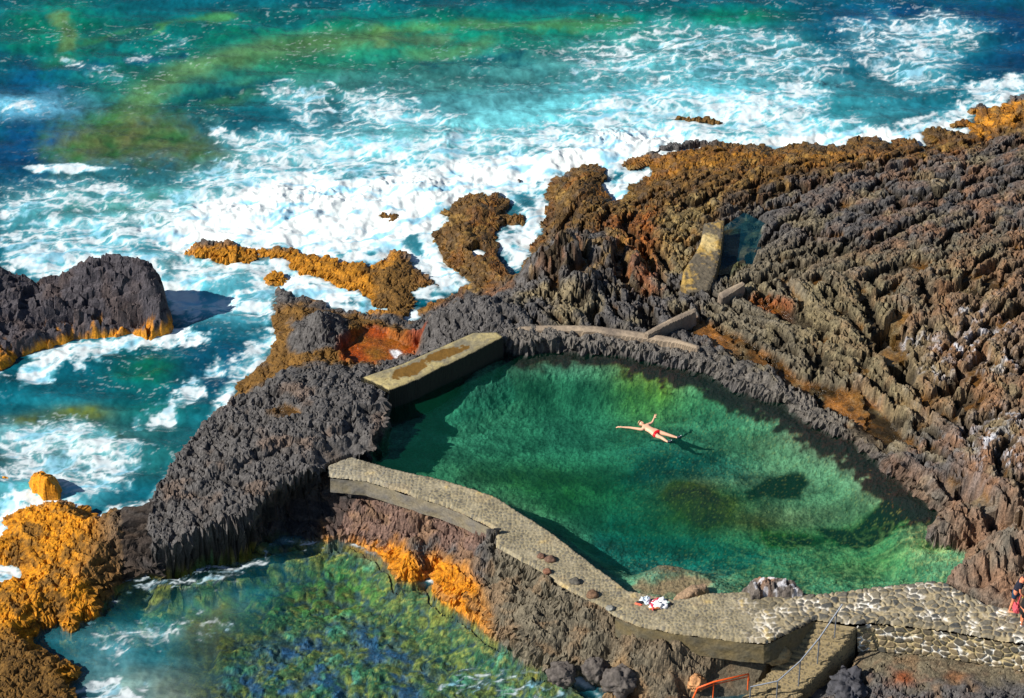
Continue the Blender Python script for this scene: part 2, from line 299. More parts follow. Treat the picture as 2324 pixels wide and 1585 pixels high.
crs = .17*sst(.22, .0, np.abs(L2+.25*NM2))+.075*sst(.25, .0, np.abs(L3))+.05*sst(.07, 0, g2-g1)
flow = L1*.17*(1+.9*NB)+L3*.04+.10*RG*sst(-.3, .4, -NB)+.05*fr1+.035*fr2+.08*F5+GRT+NB*.12-crs*(.6+.6*sst(-.3, .4, NB))-.26*cavl
flow = np.where(flow > .03, .03+(flow-.03)*.5, flow)
pits = -sst(.30, .12, f1)*(RZ[id1] > .72)*.3
sth = SM(G.sd([(750,1080),(1100,1200),(1400,1400),(1850,1440),(2500,1480),(2500,1700),(1000,1700),(900,1300),(740,1220)], 1.2), .4)
rough = np.where(rough > .02, .02+(rough-.02)*.65, rough)
blk = blur(blur(blur(wfacet(SX*.9+.2*NB, SY*.9+.2*NM2, 81))))
disp = rough*(1-fld)*(1+.3*sth)+(flow+pits)*fld+sth*.22*blk*(1-fld)
amp = sst(.5, -.5, sdl)
HL = HB+disp*(.5+.5*sst(.2, 1.3, HB))
# larger humps: (u,v,z,ru_m,rv_m,height)
for (u, v, z, rx, ry, hh) in [(712,752,.8,1.15,.8,.55),(1060,690,2,1.0,.9,.35),(1130,700,2,1.0,.8,.35),(1000,740,1.6,.7,.6,.35),(1270,570,1.8,1.1,.9,.9),(1225,590,1.5,.6,.8,.4),(1380,560,1.8,.4,1.0,.5),(1440,600,1.6,.35,.8,.4),(1320,640,2,.6,.9,.5),(1330,420,.5,1.1,1.3,.15),(1080,480,.5,1.0,1.0,.12),
    (2230,1290,2.8,.9,1.1,.7),(2190,1330,2.6,.5,.6,.5),(2100,1130,2.4,.8,.6,.3),(2160,1180,2.4,.9,.7,.4),(2050,1050,2.2,.7,.5,.25),(1500,1500,1.2,.6,.5,.4),(1290,1520,.8,.5,.4,.3),(1180,1410,1.4,1.0,.8,.4),(1060,1340,.9,.5,.5,.4),(2300,1240,3,.8,1,.5)]:
    px, py = U(u, v, z); q = ((X-px)/rx)**2+((Y-py)/ry)**2; HL += hh*np.exp(-q*1.2-.0)*(1+.4*NM)
# cuts: (polyline, z, half width, depth)
for (pl, z, wd, dp) in [([(1990,770),(2020,740),(2055,712)],2.3,.28,1.0),([(2000,780),(2030,820),(2055,870)],2.2,.3,1.0),([(2110,660),(2180,650),(2260,600)],2.3,.22,.45),([(1560,560),(1640,500),(1720,440),(1900,395),(2080,345)],1.3,.16,.35),
    ([(1310,540),(1330,600),(1300,640)],1.6,.25,.7),([(1410,540),(1400,600),(1420,640)],1.5,.22,.6),([(1460,560),(1480,620)],1.4,.18,.5),([(1600,500),(1700,450),(1760,440)],1.2,.2,.3),([(2100,900),(2180,860),(2240,800)],2.8,.22,.6),([(2260,740),(2324,690)],2.8,.25,.5),([(2150,1090),(2210,1120),(2260,1190),(2324,1240)],2.4,.3,.7),([(2050,900),(2110,960)],2.4,.2,.5),([(1760,610),(1850,590),(1960,560)],1.9,.15,.3),([(1160,520),(1150,560),(1170,600)],.5,.3,.8),([(1780,620),(1820,680)],2,.2,.4),
    ([(1250,1480),(1330,1490),(1380,1470)],1.0,.15,.4),([(1270,1530),(1350,1520),(1440,1555)],.8,.15,.4),([(1560,1540),(1700,1530),(1760,1500)],1.0,.25,.4),([(1170,1490),(1230,1480)],.7,.15,.3),
    ([(240,1320),(300,1285),(400,1240),(520,1200),(620,1150),(690,1110)],1.9,.22,.25)]:
    d = G.ln(pl, z)+.5*RAG; HL -= dp*sst(wd*1.4, wd*.4, d)
h = lerp(-1.4+.25*NB, HL, sst(.5, -.15, sdl))
h = np.where(sdl > .2, np.minimum(h, -.25), h)
dPl = .12*fr1+.08*fr2+.05*fr3+.08*F5+GRT*1.2-.12*sst(.1, .4, -F5-NM2*.3)-.09*crk-.05*sst(.10, .0, g2-g1)+.05*NB
h = lerp(h, np.maximum(h, plt_h+dPl), hPl)
# tide flats and wet hollows  (polygon, z level)
WET = np.zeros_like(h)
CHAN = [(1581,722),(1615,733),(1673,760),(1721,787),(1769,818),(1820,863),(1885,880),(1950,893),(2008,931),(2053,999),(2049,1013),(2008,1023),(1974,999),(1913,955),(1854,914),(1786,876),(1748,842),(1666,811),(1615,787),(1564,752)]
FLATS = [(CHAN,1.72,.25),([(800,760),(850,742),(900,762),(960,790),(945,815),(880,846),(800,840),(775,805)],.62,.3),([(1612,654),(1625,623),(1636,572),(1642,520),(1690,490),(1735,513),(1725,545),(1714,579),(1707,620),(1666,630),(1646,654),(1629,664)],1.0,.12),
  ([(1998,770),(2025,750),(2045,790),(2060,860),(2030,850),(2015,800)],1.6,.1),([(1700,680),(1720,660),(1790,700),(1795,722),(1740,710)],1.75,.15),([(600,925),(640,915),(690,930),(685,945),(640,940)],2.42,.1),
  ([(2140,670),(2200,650),(2230,655),(2180,680)],2.2,.15),([(1930,660),(1965,650),(1970,665),(1940,670)],2.0,.12),([(2230,640),(2290,640),(2270,665)],2.4,.15),([(2060,620),(2100,600),(2150,612),(2090,630)],2.1,.15),([(2170,930),(2200,905),(2190,950),(2150,990),(2160,960)],2.3,.2),([(2150,760),(2180,775),(2175,800),(2150,790)],2.4,.12),([(2260,1190),(2324,1180),(2324,1230),(2280,1235)],2.3,.15),([(1940,820),(1990,850),(1960,860)],2.1,.1)]
for (pl, z, k) in FLATS:
    m = SM(G.sd(pl, z)+.8*RAG, .12); fl = z-.06+.03*NM; h = lerp(h, np.minimum(h, fl+np.maximum(0, disp-.22)*1.5), m); WET = np.maximum(WET, m*sst(.1, .02, h-fl))
# general ponding in the low spots of the field
loc = HB-.20
pond = fld*sst(.02, -.06, h-loc)*sst(-.1, .25, NB+.2*NM+.0); h = np.where(pond > .2, np.maximum(h, loc-.12), h); WET = np.maximum(WET, pond*.8)
INL = [[(1485,352),(1530,343),(1545,350),(1500,364)],[(1540,342),(1590,332),(1602,342),(1550,354)],[(1440,392),(1478,384),(1475,402),(1452,414),(1415,430),(1410,458),(1388,458),(1378,440),(1400,410)],[(1058,578),(1085,566),(1107,580),(1082,592)],[(1193,640),(1215,636),(1224,656),(1200,658)],[(1620,360),(1650,352),(1655,362)],[(1245,395),(1275,390),(1262,402)]]
for pl in INL:
    h = np.where(G.sd(pl, 0)+.25*RAG < .05, np.minimum(h, -.08), h)
# rim of the pool (low lava kerb) and pool basin
RIM = [(1173,765),(1300,762),(1400,768),(1480,778),(1560,792),(1640,828),(1730,868),(1810,905),(1900,955)]
rd = G.ln(RIM, 2.0)+.3*RAG; rimh = 1.86+.10*fr2+.05*fr3+.10*F5+.05*NM2
h = np.where(rd < .36, np.maximum(h, lerp(h, rimh, sst(.36, .2, rd))), h)
for pl in ([(1940,975),(1970,1000)],[(2005,1045),(2060,1075)],[(2060,1075),(2120,1110),(2150,1140)]):
    rd2 = G.ln(pl, 2.0)+.3*RAG; h = np.where(rd2 < .5, np.maximum(h, lerp(h, rimh+.05, sst(.5, .25, rd2))), h)
dep = G.rbf([(1200,850,1.1),(1400,900,1.2),(1300,1000,1.3),(1490,990,.85),(1000,950,.85),(940,1000,.85),(1000,1040,.9),(1080,880,.9),(1200,1120,1.15),(1400,1280,1.0),(1440,1340,.5),(1490,1352,.15),(1540,1355,.15),(1590,1352,.3),(1620,1320,.7),(1560,1285,.95),(1480,1290,.9),(1700,1250,.9),(1600,1150,.8),(1800,1100,.8),(1900,1200,.95),(2000,1270,.9),(2100,1280,.8),(2160,1260,.5),(1900,1340,.7),(1650,900,.9),(1750,960,.8),(1900,1050,.7),(2080,1150,.45)])
dep = np.clip(dep, .06, 1.6)
shl = .12+.12*NB
edgeR = sst(-2.0, -.30, sp+.12*NB)*(sst(-2.5, -1.2, X+0*Y)*1.0)        # shoal along the natural eastern rim
bed = ZP-lerp(dep, np.clip(shl, .05, .3), np.clip(edgeR, 0, 1)*sst(-14, -12.6, Y)) +.05*NM+.03*NF
h = lerp(h, bed, sst(.1, -.1, sp)); pool = sst(.1, -.1, sp)
# beds under the built works
WALK = [(745,1057),(798,1037),(848,1053),(927,1073),(1005,1090),(1074,1111),(1128,1131),(1176,1162),(1245,1206),(1313,1258),(1381,1309),(1426,1343),(1467,1348),(1530,1362),(1560,1360),(1615,1346),(1700,1345),(1790,1350),(1848,1350),(1940,1340),(2042,1329),(2138,1319),(2165,1336),(2200,1353),(2241,1374),(2292,1384),(2420,1395),(2700,1395),(2700,1520),(2400,1463),(2324,1456),(2213,1439),(2145,1425),(2042,1415),(1974,1408),(1944,1412),(1851,1401),(1748,1452),(1735,1456),(1666,1449),(1598,1439),(1530,1432),(1501,1425),(1450,1415),(1398,1394),(1374,1374),(1330,1353),(1279,1329),(1230,1290),(1176,1262),(1130,1237),(1128,1200),(1108,1189),(1057,1162),(1005,1141),(971,1131),(903,1109),(834,1087),(752,1078)]
sw = G.sd(WALK, ZW)
h = np.where(sw < .12, np.minimum(h, ZW-.15), h)
h = np.where((sw < 5) & (pool < .5), np.minimum(h, ZW-.03+(.55+.3*np.clip(NM2+NB, -1, 1))*np.maximum(sw, 0)+.22*F5*sst(0, .6, sw)+.10*fr2*sst(0, .4, sw)), h)
TW = [(817,856),(858,842),(910,825),(971,798),(1026,774),(1074,753),(1128,752),(1145,764),(1108,781),(1057,808),(971,849),(930,870),(882,886),(855,873)]
ZT = 2.45
st_ = G.sd(TW, ZT); h = np.where((st_ < .1) & (pool < .6), np.minimum(h, ZT-.12), h)
fz = SM(G.sd([(1944,1414),(2042,1417),(2145,1427),(2213,1441),(2324,1458),(2700,1480),(2700,1800),(1944,1800)], ZW), .04); h = np.where(fz > .5, np.minimum(h, .92+.16*disp+.1*NB), h)
STP = [(1840,1400,2),(1945,1412,2),(1915,1450,1.6),(1880,1500,1.1),(1840,1540,.6),(1790,1590,.2),(1700,1620,0),(1650,1600,0),(1735,1550,.4),(1790,1500,1),(1820,1450,1.5)]
ss_ = G.sd(STP); h = np.where(ss_ < .9, np.minimum(h, lerp(-.3, 1.2, np.clip((Y-U(0,1590,0)[1])/(U(0,1440,1.5)[1]-U(0,1590,0)[1]), 0, 1))+.35*np.maximum(ss_, 0)), h)
h = h.astype(np.float32)
for pl, zz, lv in [([(1850,1535),(1895,1450),(1940,1418),(1962,1430),(1965,1470),(1935,1500),(1885,1560)], .8, .1), ([(1735,1500),(1765,1462),(1850,1408),(1885,1420),(1800,1510),(1700,1580),(1660,1570)], 1.0, .15)]:
    h = np.where(G.sd(pl, zz)+.2*RAG < 0, np.minimum(h, lv+.1*F5), h)
h = h.astype(np.float32)
# cove bed
COVE = [(60,1600),(60,1440),(280,1300),(760,1215),(1000,1340),(1180,1480),(1380,1600),(1380,1900),(60,1900)]
cov = SM(G.sd(COVE, 0), .3)
cb1, cb2, cid = worley(X*1.3+.6*NB+.3*NM, Y*1.3+.4*NM, 41); cs1, cs2, csid = worley(X*4+NF*.5, Y*4, 45)
uw = sst(.1, .5, sdl)
h = np.where((cov > .5) & (uw > .02) & (hPl < .02), -.25-.50*sst(-.1, 1.3, sdl)+.22*(.5-cb1)+.04*(.45-cs1)+.15*NB+.07*NM, h).astype(np.float32)

# ---------------------------------------------------------------- terrain colours (rock, weed and salt, with some shade and caustics painted in)
GREY, TAN, BROWN, OCH, ORG, RED, RUST, YEL, SALT, WETB = c(98,95,94), c(134,122,92), c(104,80,42), c(146,102,32), c(228,152,22), c(190,84,26), c(152,108,72), c(214,186,110), c(205,205,212), c(80,58,26)
sh = RAG*1.6
col = np.broadcast_to(GREY, h.shape+(3,)).astype(np.float32).copy()
def zone(pts, z, cc, w=.5, s=1.0, nz=1.0): 
    global col
    col = mixc(col, cc, np.clip(SM(G.sd(pts, z)+sh*nz, w)*s, 0, 1))
zone([(1650,560),(1800,520),(2000,560),(2324,520),(2324,1100),(2160,1000),(2000,1020),(1850,900),(1600,720)], 2, lerp(GREY,TAN,.55), .8)
zone([(1820,640),(2000,640),(2060,760),(2140,860),(2170,960),(2050,950),(1900,840),(1780,720)], 2.2, TAN, .5, .8)
zone([(1200,520),(1240,380),(1600,300),(2324,200),(2400,280),(2300,305),(2050,350),(1850,390),(1700,440),(1640,480),(1560,560),(1480,640),(1380,540),(1280,510)], .8, lerp(BROWN,OCH,.35), .4)
zone([(970,430),(1240,400),(1230,560),(1180,640),(1100,640),(1000,620),(960,540)], .6, lerp(BROWN,OCH,.4), .3)
zone([(2190,225),(2324,200),(2500,200),(2500,290),(2324,285),(2210,290)], .8, lerp(OCH,ORG,.7), .35)
zone([(1360,470),(1480,450),(1520,560),(1480,680),(1440,660),(1420,560)], 1.3, lerp(OCH,RED,.45), .35, .8)
zone([(1430,340),(1600,325),(1900,335),(2100,345),(2100,365),(1700,380),(1450,390)], .6, lerp(OCH,ORG,.3), .3, .7)
zone([(1490,500),(1560,430),(1660,400),(1640,450),(1600,520),(1560,640),(1500,640)], 1.1, lerp(TAN,YEL,.35), .3, .7)
zone([(1170,640),(1240,620),(1330,650),(1310,740),(1180,730)], 2.0, lerp(GREY,YEL,.45), .4, .55)
zone([(430,540),(600,545),(830,580),(900,570),(1010,650),(940,720),(860,710),(760,660),(620,620),(430,600)], .4, lerp(OCH,ORG,.55), .3)
zone([(1500,255),(1650,258),(1650,290),(1500,290)], .1, lerp(BROWN,OCH,.3), .3)
zone([(830,475),(940,475),(940,515),(830,515)], .1, lerp(BROWN,OCH,.6), .3); zone([(1190,340),(1370,335),(1370,392),(1190,392)], .1, lerp(BROWN,OCH,.3), .3)
zone([(840,600),(930,570),(1010,655),(930,720),(860,690)], .5, lerp(BROWN,OCH,.4), .3)
zone([(610,650),(760,680),(900,710),(960,760),(960,800),(850,850),(700,850),(600,850),(480,900),(500,850),(600,790)], .8, lerp(BROWN,OCH,.45), .35)
zone([(655,700),(700,685),(760,695),(800,730),(790,770),(740,800),(680,795),(650,750)], 1.0, GREY*.95, .15, 1, .6)
zone([(800,765),(850,742),(965,780),(950,820),(860,850),(780,840),(775,805)], .62, lerp(RED,OCH,.25), .25, 1, .7)
zone([(940,650),(1060,640),(1250,690),(1240,750),(1150,770),(1000,780),(930,740)], 1.8, GREY, .3)
zone([(-400,1130),(240,1130),(250,1200),(280,1290),(290,1330),(180,1640),(-400,1640)], .7, ORG, .6)
zone([(220,1150),(300,1150),(310,1280),(240,1340),(190,1290)], 1.0, lerp(BROWN,GREY,.3), .5, .8)
zone([(-50,1450),(60,1440),(160,1520),(200,1600),(-50,1640)], .6, lerp(BROWN,OCH,.35), .5)
col = mixc(col, lerp(BROWN,OCH,.45), np.clip(SM(G.sd([(-400,1130),(300,1130),(300,1700),(-400,1700)], .7), .3)*sst(.02, .35, fbm(SX*1.1, SY*1.1, 4, 85, .65))*.8, 0, 1))
for (u, v, r) in [(60,1230,.5),(130,1300,.5),(200,1250,.5),(230,1320,.4),(120,1370,.4),(40,1370,.4),(190,1400,.4)]:
    px, py = U(u, v, .7); m = np.exp(-(((X-px)/r)**2+((Y-py)/r)**2)+2.0*NM)*.8; col = mixc(col, lerp(BROWN,OCH,.3), np.clip(m, 0, .85))
zone([(735,1190),(780,1190),(850,1196),(905,1218),(925,1255),(960,1280),(985,1240),(1015,1270),(1075,1325),(1122,1385),(1125,1460),(1070,1430),(970,1380),(900,1340),(740,1240)], .5, lerp(ORG,RED,.12), .22, 1, .35)
zone([(1360,1550),(1420,1530),(1470,1600),(1360,1610)], .3, ORG, .3)
zone([(750,1085),(900,1110),(1050,1150),(1120,1200),(1060,1230),(950,1180),(760,1140)], 1.7, lerp(GREY,c(150,110,90),.55), .2)
zone([(1400,1400),(1850,1420),(1780,1490),(1600,1480),(1450,1450)], 1.6, lerp(GREY,TAN,.6), .35)
zone([(1850,1440),(2324,1440),(2500,1500),(2500,1540),(2100,1530),(1900,1500)], 1.2, lerp(TAN,GREY,.35), .4)
for (u, v, r, cc) in [(2052,1527,.35,c(150,85,50)),(2170,1525,.35,c(130,85,55)),(1620,1380,.3,RUST)]:
    px, py = U(u, v, 1.1); col = mixc(col, cc, np.clip(np.exp(-((X-px)**2+((Y-py)*1.4)**2)/r/r)*1.2+.3*NM, 0, 1)*(((X-px)**2+(Y-py)**2) < 1.2))
zone([(2120,620),(2400,500),(2400,1400),(2150,1350),(2130,1200),(2220,1160),(2180,1080),(2240,1000),(2080,860)], 2.8, RUST, 1.2, .35)
col = mixc(col, RUST, fld*sst(9, 15, X)*sst(-.02, .3, fbm(X*.9, Y*.9, 4, 75))*.5)
zone([(2000,1020),(2140,1110),(2200,1220),(2120,1200),(2080,1100)], 2.2, lerp(GREY,RUST,.45), .3)
# rust staining follows flow, salt crusts
col = mixc(col, RUST, fld*sst(8, 14, X)*sst(.15, .5, L1+NB*.5)*.25)
for (u, v, r) in [(2080,760,.6),(2180,780,.7),(2250,740,.6),(2130,830,.5),(2270,830,.7),(2240,1010,.8),(2280,980,.8),(2270,1060,.6),(2200,700,.4)]:
    px, py = U(u, v, 2.8); m = np.exp(-(((X-px)/r)**2+((Y-py)/r/.8)**2)); col = mixc(col, SALT, np.clip(m*1.3, 0, 1)*sst(.05, .35, NM+.4*NF))
# weed grows in the hollows of the wet zone
wetz = np.clip(SM(G.sd([(960,430),(1240,380),(1600,300),(2400,190),(2400,320),(2000,370),(1700,470),(1560,620),(1400,700),(1180,660),(960,660)], .8)+sh, .5), 0, 1)
col = mixc(col, lerp(OCH,RED,.25), wetz*sst(.05, .3, -L1*.4-NB*.4+.05)*.5); col = mixc(col, lerp(OCH,YEL,.3), wetz*sst(.12, .4, fbm(SX*1.3, SY*1.3, 4, 77))*.6)
col = mixc(col, c(64,50,32), wetz*sst(.1, .4, NM+.3)*.5)
col = mixc(col, GREY, wetz*sst(.2, .5, F5+L2*.3)*.25)
col = mixc(col, lerp(WETB, OCH, np.clip(.4+NB*.9, 0, 1)[..., None]), WET*.9)
chm = SM(G.sd(CHAN, 1.7)+.2*RAG, .2); col = mixc(col, lerp(c(70,52,24), c(170,112,50), np.clip(.35+NB*.8+L1*.5, 0, 1)[..., None]), chm*sst(.25, .05, h-1.66))
rd2_ = SM(G.sd([(800,765),(850,742),(965,780),(950,820),(860,850),(780,840),(775,805)], .62)+.3*sh, .15); col = mixc(col, lerp(RED, OCH, np.clip(.3+NB, 0, 1)[..., None])*.9, rd2_*.8)
rdm = SM(G.sd([(1700,680),(1720,655),(1800,700),(1800,730),(1740,715)], 1.75), .2); col = mixc(col, lerp(RED,OCH,.4), rdm*.7)
col = mixc(col, lerp(c(50,70,70), c(90,90,50), np.clip(.5+NB, 0, 1)[..., None]), SM(G.sd([(1612,654),(1636,560),(1690,490),(1735,520),(1700,620),(1640,660)], 1.0), .2))
zone([(1150,1230),(1330,1340),(1450,1420),(1700,1450),(1800,1500),(1700,1600),(1350,1560),(1150,1480),(1090,1330)], 1.2, lerp(GREY, TAN, .6), .6, .85)
col = mixc(col, c(150,118,84), sth*sst(.05, .4, fbm(SX*.9, SY*.9, 3, 83))*.5)
zone([(1330,1360),(1600,1450),(1700,1500),(1500,1520),(1380,1440)], 1.2, c(126,106,82), .5, .5)
# tonal mottling of the stone itself
tone = 1+.26*NM2+.28*NF2+.25*(RZ[id2]-.5)+.22*(RZ[id1]-.5)+5*GRT+.35*pn(SX*11, SY*11, 70)
col = mixc(col, TAN*1.15, np.clip(sst(.05, .5, fbm(SX*.8, SY*.8, 3, 57))*.6, 0, 1)*(1-pool)*fld*(1-wetz))
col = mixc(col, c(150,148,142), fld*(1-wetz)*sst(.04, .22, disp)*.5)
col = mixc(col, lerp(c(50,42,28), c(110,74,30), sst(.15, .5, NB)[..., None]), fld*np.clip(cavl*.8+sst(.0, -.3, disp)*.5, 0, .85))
col = mixc(col, c(140,112,90), plat*sst(.1, .5, fbm(SX*.7, SY*.7, 3, 58))*.4)
col = col*np.clip(tone*.76, .25, 1.4)[..., None]
rb = np.clip(SM(G.sd([(2150,1330),(2180,1240),(2110,1190),(2140,1140),(2060,1090),(2100,1060),(2250,1130),(2420,1150),(2420,1420),(2250,1390)], 2.6)+sh, .4), 0, 1)
col = mixc(col, lerp(c(140,108,84), c(112,108,98), np.clip(.5+1.2*NB, 0, 1)[..., None])*np.clip(tone, .5, 1.5)[..., None]*.85, rb*.8*(1-pool))
rimc = sst(.55, .3, rd)*(1-pool); col = mixc(col, c(118,112,104)*(np.clip(tone, .5, 1.5)[..., None])*.8, rimc*.7)
cliff_shade = sst(.0, .12, sdPl+.12)*(sdPl < .9)*(h > -.1)*(cov > -1)*sst(-5.6, -6.6, Y)*sst(2.1, 1.7, h+.2*NB); col = mixc(col, c(44,42,44)*(np.clip(tone, .5, 1.5)[..., None])*.8, cliff_shade*.75)  # painted shade: darkens the wet cove cliff to mute its sunlit flutes
# ----- underwater beds
pc = np.broadcast_to(c(96,150,118), h.shape+(3,)).astype(np.float32).copy()
def blob(arr, u, v, z, ru, rv, cc, s=1.0, rot=0, nz=.5):
    px, py = U(u, v, z); a = R(rot); dx = (X-px)*math.cos(a)+(Y-py)*math.sin(a); dy = -(X-px)*math.sin(a)+(Y-py)*math.cos(a)
    return mixc(arr, cc, np.clip(np.exp(-((dx/ru)**2+(dy/rv)**2)+nz*(NB+.6*NM))*1.25*s, 0, 1))
for (u, v, ru, rv, cc, s) in [(1180,830,2.2,1.2,c(70,110,80),.7),(1330,960,2.6,2.2,c(120,175,150),.7),(1440,840,1.3,1.5,c(120,135,60),.5),(1480,900,1.2,1.2,c(150,165,70),.6),(1360,800,1.6,.5,c(120,70,40),.6),(1200,890,2,.7,c(60,110,80),.5),
   (1050,1000,2.5,2,c(110,165,140),.5),(1200,1060,3,.8,c(90,110,60),.5),(1350,1100,3,1.2,c(80,130,60),.6),(1550,1060,2.2,1.6,c(40,110,110),.8),(1450,1180,2,1.6,c(40,120,110),.6),(1620,1140,1.8,1,c(90,95,20),.85),(1560,1100,.9,.7,c(150,90,10),.5),(1720,1180,1.6,.5,c(120,90,20),.7),(1790,1215,1.2,.4,c(70,100,20),.8),
   (1770,1098,1.1,.65,c(0,85,60),.95),(1700,1115,.8,.25,c(10,85,60),.8),(2040,1185,1.6,.5,c(20,110,50),1),(1940,1205,1.4,.5,c(15,105,50),1),(2090,1175,.7,.3,c(20,110,50),.8),(1700,1010,2,1,c(130,170,130),.5),(1850,1080,2.5,1.2,c(160,180,150),.5),(1860,1160,2,.6,c(190,180,140),.6),(1700,1080,1.2,.5,c(150,160,130),.5),
   (2000,1270,2.6,1.1,c(124,160,104),.6),(2140,1265,.8,.3,c(150,170,104),.5),(2110,1270,.5,.2,c(30,80,40),.8),(2130,1150,.35,.2,c(220,150,20),1),(1450,1290,1.5,1,c(90,150,130),.5),(1520,1320,1.2,.4,c(124,110,86),.6),(1600,1250,2,1,c(60,140,120),.5),(2060,1110,.8,.4,c(150,110,30),.6),(1750,920,2,.7,c(60,140,60),.7),(1650,870,.9,.5,c(70,120,60),.8)]:
    pc = blob(pc, u, v, ZP-.7, ru, rv, cc, s)
for pl, cc_, s_ in [([(1690,1000),(1850,1010),(1960,1100),(2060,1130),(2100,1150),(1990,1160),(1900,1185),(1850,1185),(1830,1130),(1740,1060)], c(150,165,130), .55), ([(1530,1080),(1580,1095),(1650,1140),(1660,1170),(1600,1190),(1540,1150),(1500,1110)], c(84,84,14), .85), ([(1440,1040),(1640,1020),(1720,1090),(1500,1080)], c(30,100,90), .6),
   ([(1690,1115),(1720,1100),(1750,1080),(1790,1070),(1825,1075),(1833,1095),(1815,1122),(1775,1130),(1740,1118),(1700,1125)], c(0,44,26), 1), ([(1850,1190),(1930,1192),(1990,1165),(2060,1158),(2120,1160),(2100,1180),(2040,1205),(1990,1235),(1940,1235),(1890,1210)], c(0,36,12), 1), ([(1720,1185),(1760,1205),(1840,1205),(1850,1220),(1800,1240),(1740,1235)], c(40,80,16), .85), ([(980,930),(1150,870),(1180,900),(1000,980)], c(60,130,110), .5), ([(1350,1180),(1600,1200),(1750,1260),(1600,1320),(1430,1300),(1340,1240)], c(20,110,110), .55)]:
    pc = mixc(pc, cc_, np.clip(SM(G.sd(pl, ZP-.7)+.35*RAG, .16)*s_, 0, 1))
pc = pc*(1.0+.6*sst(-.4, .4, fbm(X*.6+.4*NB, Y*1.0, 4, 69))-.30)[..., None]
sand = sst(.35, .7, ridged((X+.3*NB)*2.2, (Y+.3*NM)*2.2, 2, 61))
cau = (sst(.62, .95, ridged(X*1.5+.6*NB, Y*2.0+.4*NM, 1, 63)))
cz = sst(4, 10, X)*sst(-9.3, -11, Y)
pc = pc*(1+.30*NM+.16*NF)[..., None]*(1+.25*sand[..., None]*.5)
pc = mixc(pc, c(200,215,150), cau*cz*.4)  # pale caustic lines, sunlight painted into the bed colour
spk = sst(.35, .6, pn(X*14, Y*14, 71))*sst(2, 5, X)*sst(-3, -6, Y); pc = mixc(pc, c(220,190,120), spk*.35)
pc = mixc(pc, c(52,42,26)*(1+.4*NF[..., None]), np.maximum(sst(-.36, -.2, h-ZP+.15*NM+.1*NB)*sst(3.0, 4.2, X)*sst(-11.2, -10.2, Y), sst(-.78, -.35, sp+.2*NM+.2*NB-.20*sst(3, 0, X))*sst(-3.5, -1.5, X)*sst(-11.5, -10, Y))*.92)
pc = pc*.80
pm = pc[(pool > .5)].mean(0); pc = np.clip(pm+(pc-pm)*1.4, .004, .95); pc = mixc(pc, c(148,120,92)*(1+.3*NF[..., None]), SM(G.sd([(1425,1345),(1450,1325),(1500,1320),(1560,1310),(1620,1325),(1610,1350),(1500,1370)], ZP-.2)+.6*sh, .2)*.85)
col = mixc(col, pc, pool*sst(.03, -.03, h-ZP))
# cove bed colours
cvc = lerp(c(130,118,24), c(60,100,60), np.clip(.5+NB*1.2, 0, 1)[..., None]); cvn = fbm(X*3.3+.4*NB, Y*4.6, 4, 47, .75); cvc = mixc(cvc, c(205,165,30), sst(.05, .45, cvn)*.55); cvc = mixc(cvc, c(52,60,34), sst(-.05, -.4, cvn)*.7)
cvc = mixc(cvc, c(80,160,130), (RZ[cid] > .86)*sst(.5, .15, cb1)*.6); cvc = mixc(cvc, c(8,62,90), sst(.2, .0, cb2-cb1+.3*NM+.2*NB)*.7)
bl = np.clip(SM(G.sd([(470,1560),(540,1450),(640,1400),(760,1380),(900,1380),(960,1470),(1000,1600),(700,1700),(450,1700)], 0)+sh, .5), 0, 1)
cvc = mixc(cvc, c(0,66,120), bl*sst(-.1, .45, NM*.6+.9*fbm(X*.9, Y*.9, 4, 79))*.85)
gr = SM(G.sd([(400,1330),(560,1290),(800,1240),(880,1330),(760,1370),(500,1400)], 0)+sh, .5); cvc = mixc(cvc, c(60,130,40), gr*sst(-.2, .4, NM)*.6)
cvc = lerp(cvc, cvc.mean(-1, keepdims=True), .18)
cvc = cvc*np.clip(1.35+.8*NF+.5*NM, .3, 3)[..., None]
col = mixc(col, cvc, cov*sst(.05, -.15, h))
col = mixc(col, c(70,80,50), (1-cov)*(1-pool)*sst(-.1, -.4, h))
col = mixc(col, c(225,232,238), SM(G.sd([(883,792),(903,792),(930,818),(908,826)], .6)+.3*RAG, .06)*.9)
rgh = np.clip(.85-.62*WET-.3*wetz*sst(.3, -.1, NM)-.15*sst(.5, .1, h), .12, 1)
hb = blur(blur(h)); gy_, gx_ = np.gradient(hb, G.ys.astype(np.float32), G.xs.astype(np.float32)); gm = np.sqrt(gx_**2+gy_**2)+1e-6
land = sst(-.1, .15, h)*(1-sst(-.02, -.1, sp)*1.0)
n3 = pn(SX*3.1, SY*3.1, 51)+.6*pn(SX*6.7, SY*6.7, 53); HSb = blur(HS); sy_, sx_ = np.gradient(HSb, G.ys.astype(np.float32), G.xs.astype(np.float32)); sm_ = np.sqrt(sx_**2+sy_**2)+1e-6
k_ = (.008*np.minimum(gm, 2)/gm)*land; q_ = sst(.8, 2.2, sm_)*.22*n3/sm_*land
pY_, pX_ = np.gradient(blur(blur(sdPl)), G.ys.astype(np.float32), G.xs.astype(np.float32)); ov = .5*sst(-.12, .10, sdPl)*sst(1.0, .35, sdPl)*(1+.5*NM2)*(Y < -4.5)
dXv = np.clip(-gx_*k_-sx_*q_, -.25, .25)-pX_*ov; dYv = np.clip(-gy_*k_-sy_*q_, -.25, .25)-pY_*ov; near_ = (np.abs(X) < 21.4) & (Y > -19) & (Y < 23.4)
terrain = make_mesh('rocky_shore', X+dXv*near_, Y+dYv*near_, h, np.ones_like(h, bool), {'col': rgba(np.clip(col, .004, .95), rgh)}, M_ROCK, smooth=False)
tag(terrain, kind='structure')

